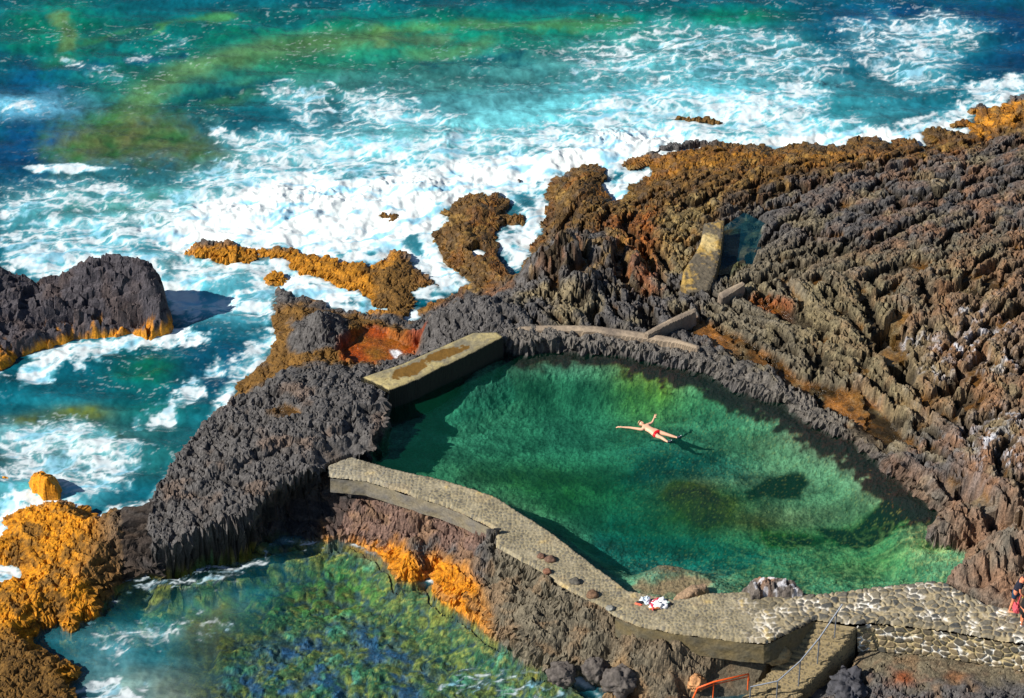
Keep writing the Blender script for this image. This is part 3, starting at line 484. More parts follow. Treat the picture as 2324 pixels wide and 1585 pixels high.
# ================================================================ SEA
sc = np.broadcast_to(c(4,92,112), h.shape+(3,)).astype(np.float32).copy()
def wblob(u, v, ru, rv, cc, s=1.0, rot=0, nz=.6):
    global sc; sc = blob(sc, u, v, 0, ru/62, rv/38, cc, s, rot, nz)
def wstroke(pts, wd, cc, s=1.0, nz=1.2):
    global sc; d = G.ln(pts, 0)+nz*RAG; sc = mixc(sc, cc, np.clip(sst(wd/40*1.5, 0, d)*s, 0, 1))
for a in [(900,80,560,60,c(10,128,104),.95),(120,70,150,90,c(8,118,100),.9),(700,150,300,60,c(30,130,95),.7),(1350,70,300,50,c(10,130,110),.8),(1700,40,120,25,c(10,140,90),.6),
   (300,200,260,70,c(30,120,100),.6),(60,200,110,60,c(0,84,120),.8),(2150,60,330,70,c(0,66,112),1),(2280,150,120,80,c(0,62,104),1),(1950,100,160,60,c(0,84,120),.8),(1700,110,200,60,c(40,125,130),.6),(2150,90,110,45,c(30,125,140),.7),(2120,190,160,60,c(16,105,125),.6),(50,340,120,90,c(0,70,112),.9),(30,450,100,60,c(0,70,110),.8),
   (1000,190,380,45,c(62,130,128),.75),(1350,150,260,50,c(70,140,140),.7),(1300,260,320,55,c(105,195,205),.8),(1050,310,260,50,c(120,205,215),.8),(1600,230,300,60,c(110,205,220),.8),(1750,280,200,40,c(110,195,205),.8),(1900,240,160,50,c(50,145,160),.7),(750,350,220,40,c(110,200,210),.7),(620,480,400,60,c(120,210,225),.7),(300,470,300,50,c(70,140,130),.7),(180,520,200,40,c(70,160,175),.6),(450,500,200,20,c(120,130,110),.5),
   (330,640,200,50,c(110,190,210),.7),(500,680,120,60,c(80,170,190),.8),(480,600,110,30,c(120,150,145),.6),(80,240,110,28,c(110,190,225),.85),(1250,1,200,30,c(0,95,105),.6)]: wblob(*a)
for a in [([(200,105),(300,70),(420,45),(520,38)],14,c(70,140,72),.75),([(140,40),(150,80),(160,110)],16,c(100,130,70),.7),([(150,130),(110,150)],22,c(40,125,80),.5),([(300,260),(340,200),(420,160),(560,125),(700,95),(860,85)],34,c(96,140,84),.75),([(860,75),(1000,55),(1250,60),(1420,50)],16,c(85,145,80),.6),([(940,120),(1020,125),(1100,100)],22,c(85,140,85),.6),([(880,90),(1000,90)],20,c(110,140,90),.5),([(480,230),(560,200)],24,c(70,125,70),.6),
   ([(180,115),(260,90),(340,55)],12,c(0,84,96),.8),([(150,160),(280,140),(420,125)],12,c(0,84,112),.8),([(380,255),(440,225),(520,205),(620,190)],16,c(0,86,100),.85),([(560,60),(760,40)],16,c(0,92,102),.7),([(960,145),(1060,140),(1200,120)],8,c(10,90,110),.6),([(120,200),(200,190)],10,c(0,90,110),.5),([(0,120),(60,150),(40,200)],20,c(0,80,120),.5)]: wstroke(*a)
rf = np.clip(SM(G.sd([(120,335),(150,295),(230,262),(330,250),(410,275),(470,310),(540,345),(520,375),(400,368),(270,370),(150,374)], 0)+sh*2.0, 1.3), 0, 1)
sc = mixc(sc, lerp(c(60,108,48), c(122,124,66), np.clip(.35+NB*.9-.25*(Y-14)/4, 0, 1)[..., None]), rf*.85); sc = mixc(sc, c(40,66,50), rf*sst(.15, .5, NM)*.5)
# channel, west bay
for a in [(300,870,280,60,c(0,84,100),.95),(480,840,110,60,c(0,82,112),.9),(330,845,70,35,c(0,108,86),.8),(320,935,90,25,c(0,112,92),.7),(120,900,160,30,c(20,112,130),.6),(420,760,80,20,c(0,88,112),.7),(250,960,260,40,c(30,118,126),.6),(180,940,60,14,c(96,110,40),.8),(60,955,50,12,c(96,110,40),.8),(150,1020,150,45,c(80,92,60),.8),(370,1040,80,50,c(30,110,115),.7),(60,1130,120,30,c(90,185,200),.8),(30,985,60,20,c(120,190,200),.6)]: wblob(*a)
# cove surface: milky water on the west
milk = np.clip(SM(G.sd([(-100,1440),(230,1430),(380,1400),(540,1330),(640,1310),(560,1390),(470,1450),(420,1560),(400,1700),(-100,1700)], 0)+.9*sh, 1.6), 0, 1)
for a in [(300,1470,160,60,c(20,112,128),1),(420,1390,140,30,c(24,120,126),.9),(330,1440,160,16,c(96,165,175),.6),(230,1490,60,30,c(90,160,175),.6),(330,1550,110,25,c(130,165,160),.7),(420,1580,80,30,c(140,160,150),.7),(480,1440,60,60,c(96,104,70),.8)]: wblob(*a)
# --- foam, and painted sun glitter
FM = np.zeros_like(h)
def foam(pts, s, w=.6, nz=1.3):
    global FM; FM = np.maximum(FM, s*SM(G.sd(pts, 0)+sh*nz, w))
foam([(380,560),(330,520),(480,455),(560,420),(640,395),(700,395),(830,405),(1000,370),(1180,350),(1330,325),(1440,300),(1530,300),(1620,310),(1900,300),(2050,300),(2150,275),(2190,262),(2150,300),(2050,320),(1950,330),(1650,345),(1450,380),(1300,400),(1250,420),(1140,440),(1010,480),(1000,540),(830,540),(700,580),(560,570)], 1.08)
foam([(1180,520),(1240,430),(1260,500),(1190,620),(1130,560)], .95); foam([(930,540),(990,530),(1060,640),(1000,660)], 1.05, .4); foam([(830,520),(930,500),(950,590),(880,590),(800,590),(700,580),(700,555)], .95, .4)
foam([(0,530),(120,490),(300,470),(430,395),(480,360),(640,310),(760,285),(900,310),(1000,300),(1200,290),(1350,215),(1500,190),(1700,205),(1850,165),(1890,200),(1880,250),(2000,290),(2100,290),(1600,330),(1000,400),(560,470),(400,560),(200,610),(0,610)], .57, 1.0)
foam([(1500,300),(1500,240),(1600,210),(1700,190),(1800,200),(1880,300),(1960,310),(1700,320)], .62, .6)
foam([(480,340),(560,300),(640,290),(800,330),(700,370),(560,360)], .52, .6); foam([(560,200),(640,185),(750,190),(760,260),(700,290),(640,250),(600,215)], .50, .5); foam([(450,280),(520,290),(600,330),(500,350)], .5, .5)
foam([(760,200),(900,205),(1050,260),(1000,300),(800,300)], .50, .8); foam([(1250,110),(1500,30),(1800,60),(1950,140),(1900,220),(1500,200),(1300,200)], .42, 1.4); foam([(1900,40),(2180,20),(2250,70),(2200,130),(2150,200),(2050,210),(1900,130)], .46, 1.0); foam([(2000,290),(2120,260),(2200,200),(2324,160),(2400,160),(2324,230),(2230,245),(2150,290)], .64, .5)
foam([(0,420),(200,400),(350,440),(500,430),(420,480),(200,480),(0,520)], .5, .8); foam([(30,378),(160,372),(270,385),(260,392),(100,390)], .75, .15, .4); foam([(130,130),(220,150),(330,110),(420,90),(300,140),(260,190)], .40, .6); foam([(0,225),(120,235),(90,255),(0,250)], .5, .6)
foam([(380,590),(560,600),(640,590),(640,650),(620,690),(560,640),(430,680),(380,640)], .66, .5); foam([(0,560),(380,570),(400,620),(330,640),(250,600),(60,640),(0,600)], .7, .5)
foam([(300,640),(430,640),(470,720),(420,740),(390,690)], .8, .4); foam([(430,660),(620,660),(625,720),(560,730),(470,700)], .62, .5); foam([(560,760),(630,770),(600,840),(520,860),(420,870),(540,810)], .6, .5)
foam([(60,800),(200,770),(400,750),(470,740),(480,770),(380,780),(260,800),(100,860),(40,880),(40,830)], .72, .3); foam([(320,960),(420,870),(480,840),(470,870),(400,950),(340,990)], .66, .4)
foam([(0,960),(200,950),(300,1000),(330,1060),(260,1110),(150,1140),(0,1090)], .58, .8); foam([(0,1090),(80,1100),(150,1140),(60,1165),(0,1180)], .86, .4); foam([(380,560),(420,560),(380,590),(300,620)], .6, .3)
foam([(630,640),(700,610),(780,650),(870,690),(860,710),(740,700),(640,660)], .86, .3); foam([(-100,1280),(60,1280),(55,1330),(-100,1330)], .9, .3); foam([(-50,1180),(25,1185),(20,1230),(-50,1230)], .9, .3)
foam([(160,1540),(230,1540),(330,1560),(330,1600),(180,1600)], .62, .4); foam([(230,1430),(500,1390),(520,1410),(330,1480),(250,1520)], .42, .6); foam([(180,1380),(240,1370),(220,1450),(170,1420)], .5, .3)
foam([(360,1270),(560,1255),(720,1225),(720,1235),(600,1270),(540,1320),(280,1350),(270,1310)], .47, .4); foam([(1020,1500),(1200,1520),(1300,1560),(1300,1600),(1000,1600)], .38, .6); foam([(-100,900),(0,830),(40,850),(0,870)], .7, .3)
for p in INL: foam(p, 1.02, .15, .3)
expo = 1-cov
FM = np.maximum(FM, expo*.78*sst(.9, .1, sdl)*sst(-.3, .1, sdl)*sst(-.35, .2, NB+.15))
wX = X+.5*NB+.16*NM; wY = Y+.35*fbm(X*.7, Y*.9, 3, 83)+.12*NM
e1, e2, _ = worley(wX*1.5, wY*2.3, 91); k1, k2, _ = worley(wX*4.2+.3*NF, wY*6.2, 95)
xr = wX*math.cos(R(18))+wY*math.sin(R(18)); yr = -wX*math.sin(R(18))+wY*math.cos(R(18))
lace = .30*(1-np.clip((e2-e1)*2.0, 0, 1))+.18*(1-np.clip((k2-k1)*1.8, 0, 1))+.52*(fbm(xr*.9, yr*3.6, 5, 99, .64)*1.0+.5)
thr = 1.0-FM
FO = sst(thr-.20, thr+.24, lace)*sst(.12, .35, FM)*lerp(.82, 1, sst(.6, 1, FM))
streak = sst(.42, .62, pn(wX*2.2, wY*9, 111)+.35*pn(X*9, Y*16, 113))*sst(-.1, .5, pn(X*.35, Y*.6, 117)+.1)*(1-cov)
FO = np.maximum(FO, streak*.24*sst(.9, .1, rf*1.0))  # white flecks for sun glitter and whitecaps, painted in as foam
haze = np.clip(FM*1.45-.27, 0, 1)
sc = mixc(sc, c(120,214,232), haze*.75*(1-.5*milk)*expo)
swell = sst(-.4, .6, fbm(X*.35+.2*NB, Y*1.1, 3, 121)); sc = sc*(.72+.5*swell)[..., None]*(1+.22*NM+.12*NF)[..., None]
foamc = mixc(np.broadcast_to(c(238,247,252), h.shape+(3,)), c(120,205,236), np.clip(sst(.0, .5, fbm(xr*.55, yr*2.0, 4, 131, .55))*.8, 0, 1))
sc = mixc(sc, foamc, np.clip(FO, 0, 1))
depth = np.clip(-h, 0, 3)
opac = lerp(.90, .04+.74*milk, cov); opac = opac*lerp(sst(.0, .5, depth), 1, .5); opac = np.maximum(opac, np.clip(FO, 0, 1)*.97)
tk = np.array([.55, .2, .2], np.float32); tint = np.exp(-depth[..., None]*tk)
hs = .05*NB+.025*NM+.06*FM*NB + np.clip(FM-.55, 0, .55)*(.16*NB+.05*NM+.03*(.5-k1)+.04*(.5-e1))+FO*.006+.16*expo*(fbm(X*.28+.1*NB, Y*.8, 2, 121))
# breaking crests and bursts of spray water
for (u, v, rx, ry, hh) in [(1010,300,.35,1.3,.35),(1040,265,.3,.5,.25),(1400,300,1.6,.6,.8),(1270,340,1.0,.5,.5),(1870,180,.6,.35,.5),(720,430,2,.8,.5),(930,420,1.5,.7,.5),(560,470,2,.7,.4),(1720,230,1.0,.5,.3)]:
    px, py = U(u, v, .3); hs += hh*.4*np.exp(-((X-px)/rx)**2-((Y-py)/ry)**2+.3*NM)*(1-.5*k1)
dist = np.sqrt(X**2+Y**2); hs *= sst(45, 25, dist)
sea = make_mesh('sea', X, Y, hs, (h < .45) & (pool < .01), {'col': rgba(np.clip(sc, .003, .92), opac), 'tint': rgba(tint, np.clip(FO, 0, 1))}, M_SEA)
tag(sea, kind='structure')

# ================================================================ POOL WATER
pk = sp < .35
pd = np.clip(ZP-h, 0, 2)
ptint = np.exp(-pd[..., None]*np.array([.86, .40, .50], np.float32))
pbody = np.broadcast_to(c(20,120,88), h.shape+(3,)).astype(np.float32)
popac = np.clip(.02+.10*pd, 0, .16)
keep = pk & (h < ZP+.15)
px_, py_ = U(1470, 975, ZP); rr_ = np.sqrt((X-px_)**2+(Y-py_)**2); rip = .006*np.sin(rr_*14)*np.exp(-rr_*.8)*sst(.2, .6, rr_)
pool_w = make_mesh('pool_water', X, Y, np.full_like(h, ZP)+.008*NM+rip, keep, {'col': rgba(pbody, popac), 'tint': rgba(ptint, 0*pd)}, M_POOL)
tag(pool_w, kind='structure')
hp = HP
# tide pool water sheets
m_ = SM(G.sd([(1608,660),(1625,623),(1636,572),(1640,520),(1690,485),(1740,513),(1730,545),(1718,579),(1710,625),(1666,635),(1646,660)], 1.2), .1)
dd = np.clip(1.2-h, 0, 1.5)
tp = make_mesh('tide_pool_water', X, Y, np.full_like(h, 1.2), (m_ > .3) & (h < 1.3), {'col': rgba(np.broadcast_to(c(10,70,90), h.shape+(3,)), 0*dd+.25), 'tint': rgba(np.exp(-dd[..., None]*np.array([2.5, .8, .5], np.float32)), 0*dd)}, M_POOL)
tag(tp, kind='structure')
print('terrain done', len(terrain.data.vertices), len(sea.data.vertices))

def hat(x, y):
    i = int(np.clip(np.searchsorted(G.xs, x), 1, len(G.xs)-1)); j = int(np.clip(np.searchsorted(G.ys, y), 1, len(G.ys)-1)); return float(h[j, i])

# ================================================================ WALKWAY (cobbled)
gx0, gy0 = U(735, 1030, ZW)[0]-.2, U(0, 1480, ZW)[1]-.6
W = Grid(np.arange(gx0, 22, .028), np.arange(-17.2, U(0,1030,ZW)[1]+.3, .030), 3)
WX, WY = W.X, W.Y
nb = fbm(WX*.9, WY*.9, 3, 201); nm = fbm(WX*3, WY*3, 3, 205); nf = fbm(WX*11, WY*11, 2, 209)
s_w = W.sd(WALK, ZW)+.03*nm+.015*nf
big = sst(6.2, 9.5, WX+.8*nb); midz = sst(-1, 4, WX)
a1, a2, ai = worley(WX*7.5+.3*nm, WY*7.0, 213, .9); b1, b2, bi = worley(WX*3.9+.5*nm+.6*nb, WY*4.6+.5*nb, 217, .98)
st1 = sst(.05, .28, a2-a1); st2 = sst(.07, .26, b2-b1)
hc = lerp(.022*st1+.012*nm, .05*st2+.01*nf, big)
zc = ZW+hc+.03*nb
lip = sst(-.28, -.2, s_w)*0
front = sst(.0, .03, s_w)
zc = zc-front*np.where(W.sd(POOL) < .35, .6, .10)
colw = lerp(c(150,138,104), c(118,116,104), midz[..., None]*0+.5)*np.ones(WX.shape+(3,), np.float32)
stone_s = lerp(c(138,130,108), c(104,100,90), RZ[ai][..., None]); mort_s = c(156,144,114)
stone_b = lerp(c(70,72,72), c(138,130,112), (RZ[bi]**1.3)[..., None]); mort_b = lerp(c(160,146,116), c(226,222,214), sst(.0, .45, nb+.5*nm)[..., None])
cs_ = mort_s*(1-st1[..., None])+stone_s*st1[..., None]; cb_ = mort_b*(1-st2[..., None])+stone_b*st2[..., None]
colw = cs_*(1-big[..., None])+cb_*big[..., None]
colw = mixc(colw, c(150,128,92), sst(.1, .5, nb)*.3*(1-big)); colw = mixc(colw, c(196,168,96), sst(.3, .55, nb*.6+nm*.5)*.4)
colw = mixc(colw, c(150,150,146), sst(-2, -6, WX)*.25)
wr = sst(.1, .45, fbm(WX*1.6, WY*1.6, 4, 221, .6)); colw = mixc(colw, c(158,148,124), wr*.55*(1-.6*big)); colw = mixc(colw, c(96,88,68), sst(.15, .5, fbm(WX*.8+3, WY*.8, 4, 225, .6))*.45)
zc = zc-.012*wr*st1*(1-big)
colw *= np.clip(1.08+.24*nm+.24*nf+.18*nb, .5, 1.6)[..., None]
walk = make_mesh('stone_walkway', WX, WY, zc, s_w < .03, {'col': rgba(np.clip(colw, .01, .9), .85+0*nb)}, M_COB)
tag(walk, 'cobbled stone walkway curving along the near side of the green pool', 'walkway')
# retaining wall face under the walkway on the east side (cobbles set in a battered face), in its own sloped sheet
def face_wall(name, top, bot, zt, zb, n, rows, big_, label, cat, thick=.0, proud=0.0, cols=None, parent=None, freq=(3.6, 3.8)):
    P = PL([(p[0], p[1]) for p in top], zt); Q = PL([(p[0], p[1]) for p in bot], zb)
    def res(P):
        d = np.concatenate([[0], np.cumsum(np.linalg.norm(np.diff(P, axis=0), axis=1))]); t = np.linspace(0, d[-1], n); return np.stack([np.interp(t, d, P[:, 0]), np.interp(t, d, P[:, 1])], -1), t
    A, t = res(P); B, _ = res(Q); v = np.linspace(0, 1, rows)[:, None]
    xx = A[None, :, 0]*(1-v)+B[None, :, 0]*v; yy = A[None, :, 1]*(1-v)+B[None, :, 1]*v; zz = zt*(1-v)+zb*v+0*xx
    tt = np.broadcast_to(t, xx.shape); hv = v*(zt-zb)*1.2+0*xx
    k1_, k2_, ki = worley(tt*freq[0], hv*freq[1], 231, .85); stn = sst(.06, .26, k2_-k1_); n3 = fbm(tt*2, hv*2, 3, 233); n4 = fbm(tt*9, hv*9, 2, 237)
    if cols is not None: stn = stn*0+.3; n4 = n4*.5
    yy = yy-.13-.05*stn-.03*n3; xx = xx-.03
    if cols is None: cc_ = lerp(c(190,172,128), c(225,222,214), sst(0, .4, n3)[..., None])*(1-stn[..., None])+lerp(c(82,80,74), c(140,124,96), RZ[ki][..., None])*stn[..., None]
    else: cc_ = cols(stn, n3, n4, ki)
    cc_ = cc_*np.clip(1+.3*n4+.2*n3, .5, 1.6)[..., None]
    return make_mesh(name, xx.astype(np.float32), yy.astype(np.float32), zz.astype(np.float32), np.ones(xx.shape, bool), {'col': rgba(np.clip(cc_, .01, .9), .85+0*n3)}, M_COB, parent=parent)
rw = face_wall('retaining_wall', [(1946,1413),(1974,1409),(2042,1416),(2145,1426),(2213,1440),(2324,1457),(2500,1475)], [(1948,1472),(1976,1468),(2044,1475),(2147,1485),(2215,1499),(2326,1516),(2502,1534)], ZW+.0, .95, 420, 60, 1, '', '')
tag(rw, 'cobblestone retaining wall with pale mortar right of the steps', 'wall')
def olive(stn, n3, n4, ki): return lerp(c(118,104,72), c(92,86,70), np.clip(.5+n3, 0, 1)[..., None])+0*stn[..., None]
pf = face_wall('plinth_wall', [(1398,1395),(1450,1416),(1501,1426),(1530,1433),(1598,1440),(1666,1450),(1735,1457),(1748,1453),(1851,1402)], [(1398,1437),(1450,1458),(1501,1468),(1530,1475),(1598,1482),(1666,1492),(1735,1499),(1750,1495),(1853,1443)], ZW, 1.25, 420, 40, 0, '', '', cols=olive, freq=(8, 8))
tag(pf, 'olive rendered plinth under the walkway edge left of the steps', 'wall')
def plaster(stn, n3, n4, ki): return lerp(c(136,126,104), c(108,104,98), np.clip(.5+n3, 0, 1)[..., None])+0*stn[..., None]
of = face_wall('rendered_wall', [(752,1079),(834,1088),(903,1110),(971,1132),(1005,1142),(1057,1163),(1108,1190),(1127,1201)], [(752,1110),(834,1119),(903,1141),(971,1163),(1005,1173),(1057,1194),(1108,1221),(1127,1232)], ZW, 1.45, 300, 24, 0, '', '', cols=plaster, freq=(9, 9))
tag(of, 'plastered outer face of the narrow walkway above the cove rocks', 'wall')

# ================================================================ CONCRETE WALLS
def slab(name, poly, z0, z1, colf, st=.03, label='', cat='wall', bump=.012, tilt=None):
    P = PL(poly, z1); x0, y0 = P.min(0)-.15; x1, y1 = P.max(0)+.15
    g = Grid(np.arange(x0, x1, st), np.arange(y0, y1, st), 2)
    n1_ = fbm(g.X*1.2, g.Y*1.2, 4, 301); n2_ = fbm(g.X*5, g.Y*5, 3, 303)
    s = g.sd(poly, z1)+.03*n1_+.012*n2_
    z = z1+bump*n2_+.025*n1_-.04*sst(-.12, 0, s)
    if tilt is not None: z = z+tilt(g.X, g.Y)
    z = lerp(z, z0+0*z, sst(-.005, .03, s))
    o = make_mesh(name, g.X, g.Y, z, s < .035, {'col': rgba(np.clip(colf(g, n1_, n2_, s), .01, .9), .85+0*n1_)}, M_CONC, smooth=False)
    tag(o, label, cat); return o
def cA(g, a, b, s):
    k = lerp(c(124,118,100), c(172,158,112), sst(-.35, .35, a)[..., None]); k = mixc(k, c(180,164,112), sst(-.2, -.05, s)*.35); k = mixc(k, c(92,88,80), sst(.15, .45, b)*.5); k = mixc(k, c(44,44,38), sst(-.05, -.02, s))
    for (u, v, r1, r2) in [(925,843,.75,.30),(955,833,.4,.2),(1000,806,.8,.22),(985,812,.35,.2),(1040,797,.5,.10)]:
        px, py = U(u, v, ZT); dx = g.X-px; dy = g.Y-py; co, si = math.cos(R(33)), math.sin(R(33)); q = ((dx*co+dy*si)/r1)**2+((-dx*si+dy*co)/r2)**2
        k = mixc(k, c(112,82,30), sst(1.1, .75, q+.9*b+.5*a))
    return k*(1+.12*b)[..., None]
slab('concrete_wall', TW, .2, ZT, cA, label='broad flat-topped concrete wall with brown weed patches at the pool head', bump=.008)
def cB(g, a, b, s): return lerp(c(120,108,96), c(168,150,128), np.clip(.5+a, 0, 1)[..., None])*(1+.2*b)[..., None]
slab('concrete_path', [(1173,738),(1250,736),(1347,737),(1400,744),(1463,752),(1530,764),(1590,784),(1584,792),(1530,778),(1460,768),(1400,760),(1347,752),(1250,750),(1175,748)], 1.4, 2.12, cB, label='thin pinkish concrete capping behind the far rim of the pool', cat='path')
slab('concrete_ramp', [(1461,754),(1500,732),(1540,712),(1579,696),(1580,706),(1545,722),(1505,741),(1470,760)], 1.4, 2.3, cB, label='narrow raised concrete beam slanting up from the pool rim', cat='beam')
def cC(g, a, b, s):
    k = lerp(c(96,88,74), c(168,138,74), sst(-.1, .5, a+.6*b)[..., None]); px, py = U(1608, 552, 1.7)
    return mixc(k, c(205,182,126), .8*sst(1.3, .2, ((g.X-px)/.35)**2+((g.Y-py)/.6)**2+b))*(1+.25*b)[..., None]
slab('slipway', [(1598,505),(1645,497),(1636,572),(1625,617),(1610,656),(1564,663),(1543,649),(1550,613),(1574,579),(1591,545)], .9, 1.75, cC, label='yellow stained concrete slab beside the narrow blue tide pool', cat='slab', bump=.03)
slab('concrete_kerb', [(1630,664),(1660,648),(1686,636),(1693,644),(1668,660),(1638,676)], 1.3, 2.1, cB, label='short pale concrete kerb closing the near end of the blue tide pool', cat='kerb')

# ================================================================ ROCK THINGS
def rock_patch(name, foot, ctrl, z0, colf, label, cat, st=.04, facet=.35, fs=1.4, group=None, zf=0.0, edge=.35, seed=0):
    P = PL(foot, zf); x0, y0 = P.min(0)-.4; x1, y1 = P.max(0)+.4
    g = Grid(np.arange(x0, x1, st), np.arange(y0, y1, st), 2); a = fbm(g.X*1.1, g.Y*1.1, 3, 401+seed); b = fbm(g.X*4, g.Y*4, 3, 405+seed)
    s = g.sd(foot, zf)+.18*a+.08*b; z = g.rbf(ctrl, .05)
    wx_, wy_ = g.X+.2*z+.1*a, g.Y+1.1*z+.1*a
    f1_, f2_, i_ = worley(wx_*fs, wy_*fs, 411+seed); j1, j2, ji = worley(wx_*fs*2.3, wy_*fs*2.3, 415+seed)
    fac = (f1_-.4)*(RZ[i_]-.35)*1.2+ .35*np.abs(.5-f1_)*(RX[i_]-.5)+(j1-.4)*(RZ[ji]-.4)*.5
    z = z+facet*.85*wfacet(wx_*fs*.8, wy_*fs*.8, 421+seed)+facet*.45*wfacet(wx_*fs*2.1, wy_*fs*2.1, 423+seed)+facet*.10*b+.02*b
    z = lerp(z, z0+0*z, sst(-edge, .08, s)**1.5)
    o = make_mesh(name, g.X, g.Y, z, s < .1, {'col': rgba(np.clip(colf(g, a, b, z, s), .005, .9), .7+0*a)}, M_ROCK, smooth=False)
    tag(o, label, cat, group); return o
def cI(g, a, b, z, s):
    k = c(72,68,74)*(1+.2*a+.2*b)[..., None]; k = mixc(k, c(80,60,46), sst(.0, .5, a)*.4)
    m = sst(.40, .15, z+.7*a+.35*b); return mixc(k, c(212,140,24)*(1+.4*b)[..., None], m*sst(-.5, .0, a+.2+.3*b))
isl = rock_patch('sea_rock', [(-220,900),(-100,880),(0,850),(40,822),(100,795),(180,775),(290,765),(340,775),(400,752),(395,730),(380,700),(330,690),(250,680),(150,690),(60,690),(-100,690),(-220,720)],
  [(-150,640,1.9),(0,616,1.75),(40,624,1.6),(70,652,1.2),(110,654,1.3),(150,636,1.5),(190,620,1.8),(230,614,1.9),(280,634,1.8),(330,667,1.45),(370,712,.8),(395,745,.1),(330,752,.3),(300,758,.3),(200,768,.25),(100,790,.25),(30,815,.25),(0,845,.1),(0,740,.9),(100,722,.8),(180,695,.9),(250,690,.95),(300,708,.7),(60,775,.5),(180,740,.4),(-150,760,1.0),(330,728,.4)], -.6, cI,
  'large dark faceted sea rock with an orange waterline in the west bay', 'rock', facet=.5, fs=1.5, zf=0, edge=.3)
def cO(g, a, b, z, s): return lerp(c(226,150,10), c(170,110,30), np.clip(.35+a+.5*b, 0, 1)[..., None])*(1+.25*b)[..., None]
rock_patch('weedy_boulder', [(42,1090),(75,1078),(110,1078),(135,1095),(150,1125),(140,1142),(100,1143),(60,1115)], [(60,1095,.5),(100,1085,.9),(120,1100,1.0),(100,1140,.3),(140,1135,.2),(45,1095,.1)], -.5, cO, 'golden weed covered boulder standing in foam off the left shelf', 'boulder', facet=.25, fs=2, seed=3)
rock_patch('weedy_boulder', [(-20,1082),(10,1075),(32,1082),(25,1090),(0,1092)], [(0,1082,.3),(20,1082,.3),(30,1088,.1)], -.4, cO, 'tiny orange boulder awash at the far left edge of the photo', 'boulder', facet=.1, fs=3, seed=4)
def cG(g, a, b, z, s): return mixc(c(104,96,90)*(1+.25*b+.1*a)[..., None], c(150,112,84), sst(-.1, .4, a))
def cS(g, a, b, z, s): return mixc(cG(g, a, b, z, s), SALT, sst(.1, .3, b+.2*a)*.8)
rock_patch('lava_outcrop', [(1640,1355),(1660,1336),(1690,1328),(1700,1318),(1745,1310),(1790,1325),(1820,1340),(1848,1352),(1825,1362),(1790,1362),(1755,1362),(1740,1364),(1700,1368),(1690,1340)], [(1650,1345,1.95),(1700,1332,2.25),(1750,1328,2.4),(1800,1340,2.25),(1840,1352,2.0),(1760,1352,2.25),(1710,1354,2.2)], 1.2, cS, 'jagged salt-crusted lava outcrop rising between walkway and pool', 'rock', st=.03, facet=.32, fs=2.2, zf=2.0, edge=.3, seed=5)
def cP(g, a, b, z, s): return c(168,140,112)*(1+.12*b+.1*a)[..., None]
rock_patch('smooth_boulder', [(1530,1362),(1555,1340),(1580,1328),(1605,1322),(1614,1338),(1600,1352),(1575,1362),(1550,1372)], [(1545,1358,1.85),(1580,1340,1.98),(1605,1332,1.85),(1580,1355,1.95)], 1.2, cP, 'smooth tan boulder half submerged at the near pool edge', 'boulder', st=.03, facet=.06, fs=1.5, zf=1.7, edge=.2, seed=6)
BL = [(1277,1520,.45,.36,'round dark boulder at the cove edge, leftmost of the three in a row'),(1352,1512,.42,.42,'round dark boulder in the middle of the three above the cove'),(1408,1535,.55,.5,'largest round dark boulder, rightmost of the three above the cove')]
def boulder(name, loc, sx, sy, sz, col, label, cat='boulder', group=None, sub=5, amp=.28, seed=0, mat=None, zrot=0):
    bm = bmesh.new(); bmesh.ops.create_icosphere(bm, subdivisions=sub, radius=1)
    for v in bm.verts:
        p = v.co.copy(); q = p*1.6+Vector((seed*3.1, seed*1.7, 0))
        d = 1+amp*mn.fractal(q, .8, 2.1, 4)+.10*abs(mn.noise(q*3.5)); v.co = Vector((p.x*sx, p.y*sy, p.z*sz))*d
    for f in bm.faces: f.smooth = True
    me = bpy.data.meshes.new(name); bm.to_mesh(me); bm.free(); me.materials.append(mat or rock_mat(name+'_stone', False, tuple(float(q) for q in col), bump=.6, sc=5))
    o = bpy.data.objects.new(name, me); C.objects.link(o); o.location = loc; o.rotation_euler.z = zrot; tag(o, label, cat, group); return o
for i, (u, v, r, zz, lb) in enumerate(BL):
    p = V3(u, v, .75); boulder('boulder', (p.x, p.y, .55), r, r*.9, zz, c(88,82,78), lb, group='round boulders above the cove', seed=i)
p = V3(1766, 1462, 1.5); boulder('boulder', (p.x, p.y, 1.15), .42, .35, .4, c(150,130,95), 'knobbly tan rock in the shade between the walkway edge and the steps', seed=9)
p = V3(1580, 1552, .5); boulder('boulder', (p.x, p.y, .55), .3, .28, .28, c(190,140,95), 'pale round boulder behind the lower end of the orange handrail', seed=11)
p = V3(1925, 1560, .6); boulder('boulder', (p.x, p.y, .6), .55, .6, .42, c(70,70,76), 'blue grey lava boulder right of the lower steps', seed=14, amp=.5)

